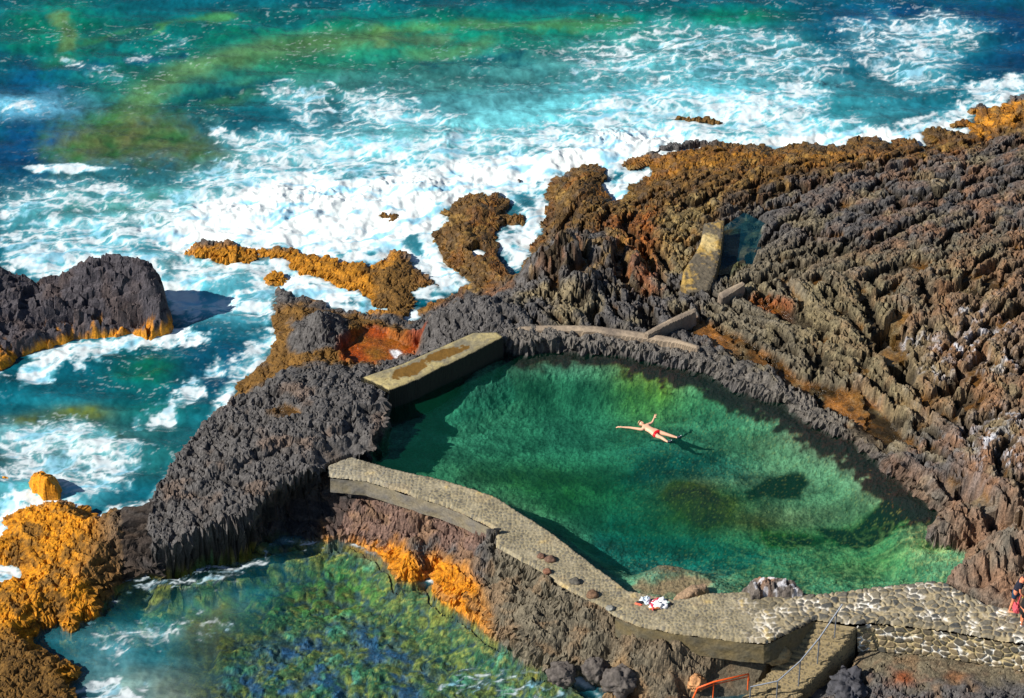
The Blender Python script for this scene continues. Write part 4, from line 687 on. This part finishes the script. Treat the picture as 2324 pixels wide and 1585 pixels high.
# ================================================================ STEPS
def prism_mesh(name, quads, mat, parent=None):   # boxes with arbitrary plan quads
    bm = bmesh.new()
    for (q, z0, z1) in quads:
        b = [bm.verts.new((x, y, z0)) for x, y in q]; t = [bm.verts.new((x, y, z1)) for x, y in q]
        bm.faces.new(t); bm.faces.new(b[::-1])
        n = len(q)
        for i in range(n): bm.faces.new((b[i], b[(i+1) % n], t[(i+1) % n], t[i]))
    bmesh.ops.recalc_face_normals(bm, faces=bm.faces)
    bmesh.ops.bevel(bm, geom=[e for e in bm.edges], offset=.025, segments=2, affect='EDGES', clamp_overlap=True)
    me = bpy.data.meshes.new(name); bm.to_mesh(me); bm.free(); me.materials.append(mat)
    o = bpy.data.objects.new(name, me); C.objects.link(o)
    if parent: o.parent = parent
    return o
def cobble_shader(name, scale, stone, mortar):
    m, n, p = newmat(name); L = n.links.new; g = nd(n, 'ShaderNodeNewGeometry')
    v = nd(n, 'ShaderNodeTexVoronoi', feature='DISTANCE_TO_EDGE'); v.inputs['Scale'].default_value = scale; L(g.outputs['Position'], v.inputs['Vector'])
    v2 = nd(n, 'ShaderNodeTexVoronoi'); v2.inputs['Scale'].default_value = scale; L(g.outputs['Position'], v2.inputs['Vector'])
    cr = nd(n, 'ShaderNodeValToRGB'); L(v.outputs['Distance'], cr.inputs[0]); e = cr.color_ramp.elements; e[0].position = .10; e[1].position = .22
    e[0].color = tuple(float(q) for q in mortar)+(1,); e[1].color = (0, 0, 0, 1)
    hs_ = nd(n, 'ShaderNodeMix', data_type='RGBA'); L(v2.outputs['Color'], hs_.inputs[0]); hs_.inputs[6].default_value = tuple(float(q)*.6 for q in stone)+(1,); hs_.inputs[7].default_value = tuple(float(q)*1.3 for q in stone)+(1,)
    ms = nd(n, 'ShaderNodeMath', operation='GREATER_THAN'); L(v.outputs['Distance'], ms.inputs[0]); ms.inputs[1].default_value = .14
    mx = nd(n, 'ShaderNodeMix', data_type='RGBA'); L(ms.outputs[0], mx.inputs[0]); mx.inputs[6].default_value = tuple(float(q) for q in mortar)+(1,); L(hs_.outputs[2], mx.inputs[7])
    L(mx.outputs[2], p.inputs['Base Color']); p.inputs['Roughness'].default_value = .85
    b = nd(n, 'ShaderNodeBump'); b.inputs['Strength'].default_value = .8; b.inputs['Distance'].default_value = .04; L(v.outputs['Distance'], b.inputs['Height']); L(b.outputs[0], p.inputs['Normal']); return m
M_STEP = cobble_shader('step_cobbles', 8.0, c(124,112,88), c(150,134,100))
steps = bpy.data.objects.new('stone_steps', None); C.objects.link(steps); tag(steps, 'cobbled stone steps descending from the walkway towards the cove', 'steps')
steps.location = V3(1750, 1580, 0)
# centre line: (u,v,z) nose of each step, lateral direction mostly screen-horizontal
def stair_pts():
    A = [(1900,1412,2.0),(1822,1505,.95),(1748,1580,.25),(1700,1625,-.1)]
    P = [V3(*a) for a in A]; out = []
    n = [8, 6, 3]
    for k in range(3):
        for i in range(n[k]): out.append(P[k].lerp(P[k+1], i/n[k]))
    out.append(P[-1]); return out
SP = stair_pts(); quads = []
for i in range(len(SP)-1):
    a, b = SP[i], SP[i+1]; d = Vector((b.x-a.x, b.y-a.y)).normalized()
    k = min(1, i/9); lat = Vector((-d.y, d.x))*-1
    lat = (lat*(1)+Vector((1, .12))*.9).normalized() if False else Vector((math.cos(R(-12-10*k)), math.sin(R(-12-10*k))))
    rr = random.Random(i+3); hw = .66+rr.uniform(-.05, .07); a2 = Vector((a.x, a.y))-d*.03; b2 = Vector((b.x, b.y))+d*.05
    z1 = b.z+.02+rr.uniform(-.012, .012)
    q = [a2-lat*hw, b2-lat*hw, b2+lat*hw, a2+lat*hw]; q = [(p.x, p.y) for p in q]
    o = prism_mesh('step', [(q, -.6, z1)], M_STEP)
    o.parent = steps; o.matrix_parent_inverse = Matrix.Translation(steps.location).inverted()

# ================================================================ TUBES: handrails
def tube(name, pts, r, mat, parent=None, ploc=None, res=8):
    cu = bpy.data.curves.new(name, 'CURVE'); cu.dimensions = '3D'; s = cu.splines.new('POLY'); s.points.add(len(pts)-1)
    for i, p in enumerate(pts): s.points[i].co = (p[0], p[1], p[2], 1)
    cu.bevel_depth = r; cu.bevel_resolution = 3; cu.use_fill_caps = True
    tmp = bpy.data.objects.new(name, cu); C.objects.link(tmp); dg = bpy.context.evaluated_depsgraph_get(); dg.update()
    me = bpy.data.meshes.new_from_object(tmp.evaluated_get(dg)); bpy.data.objects.remove(tmp); me.name = name
    me.materials.clear(); me.materials.append(mat)
    for p in me.polygons: p.use_smooth = True
    o = bpy.data.objects.new(name, me); C.objects.link(o)
    if parent: o.parent = parent; o.matrix_parent_inverse = Matrix.Translation(parent.location).inverted()
    return o
M_STEEL = plain('galvanised_steel', c(120,126,136), .5, .4); M_ORG = plain('orange_paint', c(238,96,30), .5)
rail = bpy.data.objects.new('handrail', None); C.objects.link(rail); rail.location = V3(1762, 1590, .2); tag(rail, 'long grey steel handrail with thin posts along the cobbled steps', 'handrail')
posts = [((1895,1434,2.0),.82),((1856,1494,1.3),.88),((1813,1546,.72),.88),((1762,1590,.25),.86),((1701,1600,.0),.8)]
tops = []
for (uvz, hh) in posts:
    p = V3(*uvz); tops.append(Vector((p.x, p.y, p.z+hh))); tube('post', [(p.x, p.y, p.z-.25), (p.x, p.y, p.z+hh)], .022, M_STEEL, rail)
e0 = tops[0]+(tops[0]-tops[1]).normalized()*.32
tube('rail', [tuple(e0)]+[tuple(t) for t in tops], .026, M_STEEL, rail)
orl = bpy.data.objects.new('handrail', None); C.objects.link(orl); orl.location = V3(1600, 1575, .4); tag(orl, 'low orange painted handrail on the rocks left of the steps', 'handrail')
oz = [V3(1570,1592,.4), V3(1583,1562,1.0), V3(1620,1548,1.15), V3(1699,1530,1.3), V3(1700,1545,.95)]
tube('rail', [tuple(p) for p in oz], .03, M_ORG, orl)
tube('rail', [tuple(p+Vector((0, .02, -.14))) for p in oz[1:4]], .018, M_ORG, orl)
for p in (oz[2], oz[3]): tube('post', [tuple(p), (p.x, p.y, p.z-.7)], .022, M_ORG, orl)

# ================================================================ PEOPLE
M_SKIN = plain('fair_skin', c(232,182,150), .55, var=.06, sc=8); M_SKIN2 = plain('tanned_skin', c(222,140,104), .55, var=.06, sc=8)  # fair skin for the swimmer, tanned skin for the walkers
M_HAIR = plain('sandy_hair', c(168,140,104), .8, bump=.5, sc=60); M_DHAIR = plain('dark_hair', c(42,30,26), .8, bump=.5, sc=60)
def skin(name, nodes, edges, mat, parent, sub=2, root=0):
    me = bpy.data.meshes.new(name); me.from_pydata([n[0] for n in nodes], edges, []); me.materials.append(mat)
    o = bpy.data.objects.new(name, me); C.objects.link(o)
    m = o.modifiers.new('skin', 'SKIN'); m.use_smooth_shade = True; s = o.modifiers.new('sub', 'SUBSURF'); s.levels = sub; s.render_levels = sub
    sv = me.skin_vertices[0].data if me.skin_vertices else None
    if sv is None:
        me.skin_vertices.new() if hasattr(me.skin_vertices, 'new') else None; sv = me.skin_vertices[0].data
    for i, n in enumerate(nodes):
        r = n[1]; sv[i].radius = r if isinstance(r, tuple) else (r, r); sv[i].use_root = (i == root)
    o.parent = parent; return o
def ell(name, loc, s, rot, mat, parent, cut=None, seg=24):
    bm = bmesh.new(); bmesh.ops.create_uvsphere(bm, u_segments=seg, v_segments=seg//2+2, radius=1)
    if cut: bmesh.ops.delete(bm, geom=[v for v in bm.verts if cut(v.co)], context='VERTS')
    for v in bm.verts: v.co = Vector((v.co.x*s[0], v.co.y*s[1], v.co.z*s[2]))*(1+.03*mn.noise(v.co*4))
    for f in bm.faces: f.smooth = True
    me = bpy.data.meshes.new(name); bm.to_mesh(me); bm.free(); me.materials.append(mat)
    o = bpy.data.objects.new(name, me); C.objects.link(o); o.location = loc; o.rotation_euler = rot; o.parent = parent; return o
def V(*a): return Vector(a)
def figure(parent, J, mat, face_dir, up_dir, hand=True, scale=1.0, feet=True):
    """J: joints in local space. Returns nodes/edges of one continuous body."""
    N, E = [], []
    def add(p, r, par=None):
        N.append((tuple(p), tuple(q*scale for q in r) if isinstance(r, tuple) else r*scale)); i = len(N)-1
        if par is not None: E.append((par, i))
        return i
    pe = add(J['pelvis'], (.135, .10)); wa = add(J['pelvis'].lerp(J['chest'], .45), (.12, .09), pe); ch = add(J['chest'], (.145, .10), wa)
    nk0 = add(J['chest'].lerp(J['neck'], .75), (.10, .075), ch); nk = add(J['neck'], .052, nk0)
    hd = J['head']; k = add(J['neck'].lerp(hd, .4), .055, nk); k = add(hd, (.092, .104), k); add(hd+(hd-J['neck']).normalized()*.075*scale, (.065, .07), k)
    # nose and ears
    for sd in ('L', 'R'):
        s = add(J['sh'+sd], .058, nk0); m1 = add(J['sh'+sd].lerp(J['el'+sd], .45), .048, s); e = add(J['el'+sd], .038, m1); m2 = add(J['el'+sd].lerp(J['wr'+sd], .35), .036, e); w_ = add(J['wr'+sd], .024, m2)
        if hand:
            d = (J['wr'+sd]-J['el'+sd]).normalized(); side = J['hs'+sd].normalized(); nrm = d.cross(side).normalized()
            pm = add(J['wr'+sd]+d*.055*scale, (.032, .018), w_)
            kn = add(J['wr'+sd]+d*.085*scale, (.036, .014), pm)
            for fi, (off, ln) in enumerate(((-.033, .062), (-.011, .075), (.011, .078), (.033, .068))):
                b0 = J['wr'+sd]+(d*.11+side*off)*scale; f0 = add(b0, .0095, kn); f1_ = add(b0+(d*ln*.5+side*off*.15+nrm*.006)*scale, .0085, f0); add(b0+(d*ln+side*off*.25+nrm*.025)*scale, .007, f1_)
            t0 = add(J['wr'+sd]+(d*.04+side*.045)*scale, .012, pm); add(J['wr'+sd]+(d*.075+side*.07+nrm*.01)*scale, .0095, t0)
        hp_ = add(J['hi'+sd], .088, pe); t1 = add(J['hi'+sd].lerp(J['kn'+sd], .5), .074, hp_); kn_ = add(J['kn'+sd], .053, t1); c1 = add(J['kn'+sd].lerp(J['an'+sd], .35), .054, kn_); an = add(J['an'+sd], .034, c1)
        if feet: hl = add(J['an'+sd]+(J['to'+sd]-J['an'+sd])*.35, .038, an); add(J['to'+sd], (.04, .02), hl)
    return N, E
def face(parent, hd, up, fwd, mat, hairmat, sc=1.0, hair='short'):
    right = fwd.cross(up).normalized(); M = Matrix((right, up, -fwd)).transposed()  # local x=right,y=up,z=-fwd
    rot = M.to_euler()
    ell('nose', hd+fwd*.098*sc-up*.012*sc, (.012*sc, .022*sc, .016*sc), rot, mat, parent, seg=10)
    dk = plain('eye_dark', (.02, .018, .015), .3); lp = plain('lips', c(170,80,70), .5)
    for s in (-1, 1):
        ell('eye', hd+fwd*.084*sc+up*.012*sc+right*s*.03*sc, (.011*sc, .006*sc, .006*sc), rot, dk, parent, seg=10)
        ell('ear', hd+right*s*.085*sc-up*.008*sc, (.008*sc, .028*sc, .018*sc), rot, mat, parent, seg=10)
    ell('mouth', hd+fwd*.088*sc-up*.045*sc, (.022*sc, .006*sc, .006*sc), rot, lp, parent, seg=10)
    cutf = (lambda q: q.z < .15 and q.y < .45) if hair == 'short' else (lambda q: q.z < 0 and q.y < .5)
    ell('hair', hd+up*.022*sc-fwd*.008*sc, (.092*sc, .112*sc, .104*sc), rot, hairmat, parent, cut=cutf)
# --- floating swimmer: face up, head to the far left, feet to the near right
def wl(u, v, z=ZP+.02): return V3(u, v, z)
root = bpy.data.objects.new('person', None); C.objects.link(root); root.location = wl(1488, 983, ZP)
tag(root, 'man in red trunks floating on his back in the green pool, arms spread', 'person')
o0 = root.location
def lp_(u, v, dz=0): return V3(u, v, ZP+dz)-o0
J = dict(pelvis=lp_(1487.5,982.5,.04), chest=lp_(1469,971.5,.06), neck=lp_(1462.5,967,.07), head=lp_(1456,962,.10))
ax = (J['neck']-J['pelvis']).normalized(); sd_ = Vector((-ax.y, ax.x, 0)).normalized()   # sd_: towards his right side / near-left?
near = -sd_ if (-sd_).y < 0 else sd_
far = -near
J['shL'] = J['neck']-ax*.05+near*.17; J['shR'] = J['neck']-ax*.05+far*.17
for k in ('shL', 'shR'): J[k].z = .05
J['elL'] = lp_(1431,971,.05); J['wrL'] = lp_(1411,969.8,.05); J['elR'] = lp_(1480.5,959,.08); J['wrR'] = lp_(1484.5,949.5,.14)
J['hsL'] = far.copy(); J['hsR'] = -ax*1.0+V(0, 0, .2)
J['hiL'] = J['pelvis']+near*.10-ax*.06; J['hiR'] = J['pelvis']+far*.10-ax*.06
J['knL'] = lp_(1502,994,.03); J['anL'] = lp_(1515,1003,0.0); J['knR'] = lp_(1517,987.5,.03); J['anR'] = lp_(1536.5,993.5,0.0)
J['toL'] = J['anL']+V(.10, -.05, .08); J['toR'] = J['anR']+V(.10, -.04, .09)
N, E = figure(root, J, M_SKIN, V(0,0,1), ax); skin('body', N, E, M_SKIN, root)
M_RED = plain('red_trunks', c(225,10,30), .6, bump=.2)
N2 = [(tuple(J['pelvis']+ax*.07), (.140,.108)), (tuple(J['pelvis']-ax*.02), (.150,.116)), (tuple(J['hiL']-ax*.03), (.098,.098)), (tuple(J['hiL'].lerp(J['knL'],.20)), (.092,.092)), (tuple(J['hiR']-ax*.03), (.098,.098)), (tuple(J['hiR'].lerp(J['knR'],.20)), (.092,.092))]
skin('swim_trunks', N2, [(0,1),(1,2),(2,3),(1,4),(4,5)], M_RED, root)
M_SHOE = plain('dark_water_shoe', c(24,34,52), .5); M_GREYS = plain('pale_sole', c(170,176,180), .6)
for s in ('L', 'R'):
    a, t = J['an'+s], J['to'+s]; so_ = skin('water_shoe', [(tuple(a+(t-a)*.0), .045), (tuple(a+(t-a)*.5), (.05,.045)), (tuple(t+(t-a)*.25), (.048,.03))], [(0,1),(1,2)], M_SHOE, root)
    skin('toe_cap', [(tuple(t+(t-a)*.1+V(0,0,.03)), (.03,.012)), (tuple(t+(t-a)*.45+V(0,0,.02)), (.02,.012))], [(0,1)], M_GREYS, so_)
face(root, J['head'], (ax+V(0,0,.25)).normalized(), (V(0,0,1)-ax*.35+V(.1,0,0)).normalized(), M_SKIN, M_HAIR)

# --- two walkers at the right edge of the walkway
def walker(u, v, Hh, label, lean, facing, top, bottom, shoe, hairm, arms, long_shorts, stride=.12):
    b = V3(u, v, ZW); r = bpy.data.objects.new('person', None); C.objects.link(r); r.location = b; r.rotation_euler.z = facing; tag(r, label, 'person')
    k = Hh/1.75; P = lambda x, y, z: V(x*k, y*k, z*k)     # local: +x forward, y left
    l = lean
    J = dict(pelvis=P(0,0,.95), chest=P(.32*l,0,1.28), neck=P(.50*l,0,1.46), head=P(.68*l+.02,0,1.62-.05*l))
    J['shL'] = P(.42*l, .17, 1.41); J['shR'] = P(.42*l, -.17, 1.41)
    for s, q in (('L', 1), ('R', -1)):
        a = arms[s]; J['el'+s] = P(.42*l+a[0], q*(.22+a[3]), 1.13); J['wr'+s] = P(.42*l+a[1], q*(.20+a[3]), a[2]); J['hs'+s] = V(1, 0, 0)
        J['hi'+s] = P(0, q*.09, .90); J['kn'+s] = P(q*stride*.6+.03, q*.09, .50); J['an'+s] = P(q*stride, q*.09, .09); J['to'+s] = P(q*stride+.17, q*.10, .03)
    N, E = figure(r, J, M_SKIN2, V(1,0,0), V(0,0,1), scale=k); skin('body', N, E, M_SKIN2, r)
    c_, p_, n_ = J['chest'], J['pelvis'], J['neck']
    T = [(tuple(p_+V(0,0,.0*k)), (.165*k,.14*k)), (tuple(p_.lerp(c_,.5)), (.165*k,.135*k)), (tuple(c_), (.18*k,.14*k)), (tuple(c_.lerp(n_,.75)), (.12*k,.10*k)),
         (tuple(J['shL']), .075*k), (tuple(J['shL'].lerp(J['elL'],.65)), .07*k), (tuple(J['shR']), .075*k), (tuple(J['shR'].lerp(J['elR'],.65)), .07*k)]
    skin('shirt', T, [(0,1),(1,2),(2,3),(3,4),(4,5),(3,6),(6,7)], top, r)
    q_ = 1.0 if long_shorts else .7
    B = [(tuple(p_+V(0,0,.05*k)), (.15*k,.125*k)), (tuple(p_-V(0,0,.04*k)), (.155*k,.13*k)), (tuple(J['hiL'].lerp(J['knL'],.3)), .10*k), (tuple(J['hiL'].lerp(J['knL'],q_)), .088*k), (tuple(J['hiR'].lerp(J['knR'],.3)), .10*k), (tuple(J['hiR'].lerp(J['knR'],q_)), .088*k)]
    skin('shorts', B, [(0,1),(1,2),(2,3),(1,4),(4,5)], bottom, r)
    for s in ('L', 'R'):
        a, t = J['an'+s], J['to'+s]; skin('shoe', [(tuple(a+V(-.05*k,0,-.04*k)), (.05*k,.045*k)), (tuple(a+V(.06*k,0,-.045*k)), (.055*k,.04*k)), (tuple(t+V(.03*k,0,0)), (.048*k,.03*k))], [(0,1),(1,2)], shoe, r)
    face(r, J['head'], V(-.25*l,0,1).normalized(), V(1,0,-.35).normalized(), M_SKIN2, hairm, k)
    return r, J, k
r1, J1, k1_ = walker(2300, 1388, 1.72, 'man in navy t-shirt and blue swim shorts walking by the lava rocks', .35, R(-20), plain('navy_cotton', c(22,24,44), .85, bump=.3), plain('blue_shorts', c(20,56,84), .8, bump=.3), plain('tan_sandal', c(214,150,120), .7), M_DHAIR, {'L': (.05,.12,.92,.02), 'R': (.02,.18,.90,.02)}, False)
def box_obj(name, pts, mat, parent, th=.02): pass
ell('wristband', J1['wrR']+V(-.02,0,.05), (.045,.045,.07), (0,.3,0), plain('yellow_band', c(240,230,10), .6), r1, seg=14)
r2, J2, k2_ = walker(2317, 1419, 1.35, 'child in black t-shirt and long black shorts with white shoes at right edge', .3, R(25), plain('black_cotton', c(14,14,16), .85, bump=.3), plain('black_shorts', c(10,10,12), .8, bump=.3), plain('white_shoe', c(240,240,244), .5), M_DHAIR, {'L': (.05,.10,.88,.02), 'R': (.12,.22,.95,.05)}, True, .05)
def cloth_blob(name, loc, sx, sy, sz, mat, label=None, cat=None, parent=None, seed=0, rot=0, flat=True, sub=4, amp=.5):
    bm = bmesh.new(); bmesh.ops.create_icosphere(bm, subdivisions=sub, radius=1)
    for v in bm.verts:
        p = v.co.copy(); n_ = mn.fractal(p*1.8+Vector((seed*2.3, seed, 0)), .9, 2, 4); rdg = abs(mn.noise(p*3.1+Vector((seed, 0, 5))))
        d = 1+amp*n_+.25*rdg; v.co = Vector((p.x*sx*d, p.y*sy*d, (p.z if p.z > 0 else p.z*.15)*sz*(1+amp*1.6*n_)))
    for f in bm.faces: f.smooth = True
    me = bpy.data.meshes.new(name); bm.to_mesh(me); bm.free(); me.materials.append(mat)
    o = bpy.data.objects.new(name, me); C.objects.link(o); o.location = loc; o.rotation_euler.z = rot
    if parent: o.parent = parent
    if label: tag(o, label, cat)
    return o
M_PINK = plain('pink_bag_cloth', c(205,80,92), .7, bump=.3)
bagp = V3(2306, 1385, ZW+.35); bg_ = cloth_blob('bag', bagp, .10, .15, .28, M_PINK, 'pink shoulder bag hanging between the two walkers at right edge', 'bag', seed=4, rot=.4, amp=.25)
sling = V3(2301, 1368, ZW+.62)
tube('strap', [tuple(bagp+V(0,-.05,.30)), tuple(bagp+V(.06,-.02,.52)), tuple(bagp+V(.14,.02,.60)), tuple(bagp+V(.1,.06,.28))], .012, M_PINK, bg_)

# ================================================================ BELONGINGS on the walkway
M_WHT = plain('white_cloth', (.86,.86,.88), .8, bump=.4, sc=20); M_WRD = plain('red_white_stripe', c(225,60,90), .8, bump=.3)
z0 = ZW+.03
def on(u, v, dz=0): return V3(u, v, z0)+V(0, 0, dz)
_cb = cloth_blob
def cloth_blob(name, loc, sx, sy, sz, *a, **k): return _cb(name, loc, sx*.72, sy*.72, sz*.8, *a, **k)
b1_ = cloth_blob('plastic_bag', on(1465,1364), .20, .17, .17, plain('bluish_white_plastic', c(214,228,244), .4, bump=.5, sc=14), 'crumpled white plastic bag on the cobbles near the pool corner', 'bag', seed=1, amp=.55)
tl = bpy.data.objects.new('towel', None); C.objects.link(tl); tl.location = on(1497,1372); tag(tl, 'heaped white towel with red stripes lying on the cobbled walkway', 'towel')
def lc(o, par): o.parent = par; o.location = Vector(o.location)-par.location
x_ = cloth_blob('cloth_fold', on(1497,1371), .34, .26, .12, M_WHT, seed=2, amp=.6, rot=.3); lc(x_, tl)
x_ = cloth_blob('cloth_fold', on(1488,1377), .22, .13, .08, M_WHT, seed=7, amp=.5, rot=.2); lc(x_, tl)
x_ = cloth_blob('red_stripe', on(1480,1378), .05, .2, .10, M_WRD, seed=3, amp=.3, rot=.2); lc(x_, tl)
x_ = cloth_blob('red_stripe', on(1489,1364), .24, .06, .12, M_WRD, seed=5, amp=.3, rot=.6); lc(x_, tl)
x_ = cloth_blob('red_stripe', on(1486,1381), .22, .06, .07, plain('orange_hem', c(240,140,70), .8), seed=6, amp=.3, rot=.15); lc(x_, tl)
sh_ = bpy.data.objects.new('sandals', None); C.objects.link(sh_); sh_.location = on(1452,1370); tag(sh_, 'dark sandals with orange-red straps left of the plastic bag', 'sandals')
x_ = cloth_blob('sole', on(1453,1368), .16, .07, .07, plain('dark_sandal', c(34,34,44), .7), seed=8, amp=.3, rot=-.1); lc(x_, sh_)
x_ = cloth_blob('strap', on(1449,1372), .16, .045, .05, plain('coral_strap', c(240,110,80), .7), seed=9, amp=.3, rot=-.3); lc(x_, sh_)
sg = cloth_blob('sunglasses_case', on(1520,1371), .11, .07, .07, plain('black_case', c(30,30,34), .4), 'small dark case with pale patches right of the towel', 'case', seed=10, amp=.3)
lc(cloth_blob('lid', on(1517,1370,.02), .06, .05, .06, plain('mint_patch', c(190,220,205), .5), seed=12, amp=.3), sg)
bb = on(1130,1207, .15)
bol = bpy.data.objects.new('mooring_bollard', None); C.objects.link(bol); bol.location = on(1129,1210); tag(bol, 'small black iron stub set in the outer edge of the walkway', 'bollard')
M_IRON = plain('black_iron', (.012,.012,.014), .6)
x_ = tube('stem', [tuple(on(1129,1210,-.1)), tuple(on(1129,1210,.16))], .07, M_IRON, bol)
x_ = tube('crossbar', [tuple(on(1129,1210,.17)+V(-.12,0,0)), tuple(on(1129,1210,.17)+V(.12,0,0))], .035, M_IRON, bol)
# loose stones lying on the walkway
for i, (u, v, r, cc, lb) in enumerate([(1228,1265,.10,c(120,90,74),'small reddish stone on the walkway outer edge, farthest from the towel'),(1250,1272,.13,c(110,84,70),'dark reddish stone on the walkway outer edge with a long shadow'),(1242,1300,.11,c(132,92,72),'rust coloured stone beside the walkway below the dark reddish one'),(1305,1323,.14,c(96,92,84),'grey stone at the ragged outer edge of the walkway'),(1345,1352,.15,c(120,92,70),'brown stone at the walkway edge above the cove boulders'),(1385,1383,.10,c(140,140,134),'pale grey stone at the walkway edge below the sandals')]):
    p = V3(u, v, ZW); boulder('stone', (p.x, p.y, ZW+.05), r*1.3, r, r*.9, cc, lb, 'stone', 'loose stones along the walkway edge', sub=3, seed=20+i)
print('scene done')
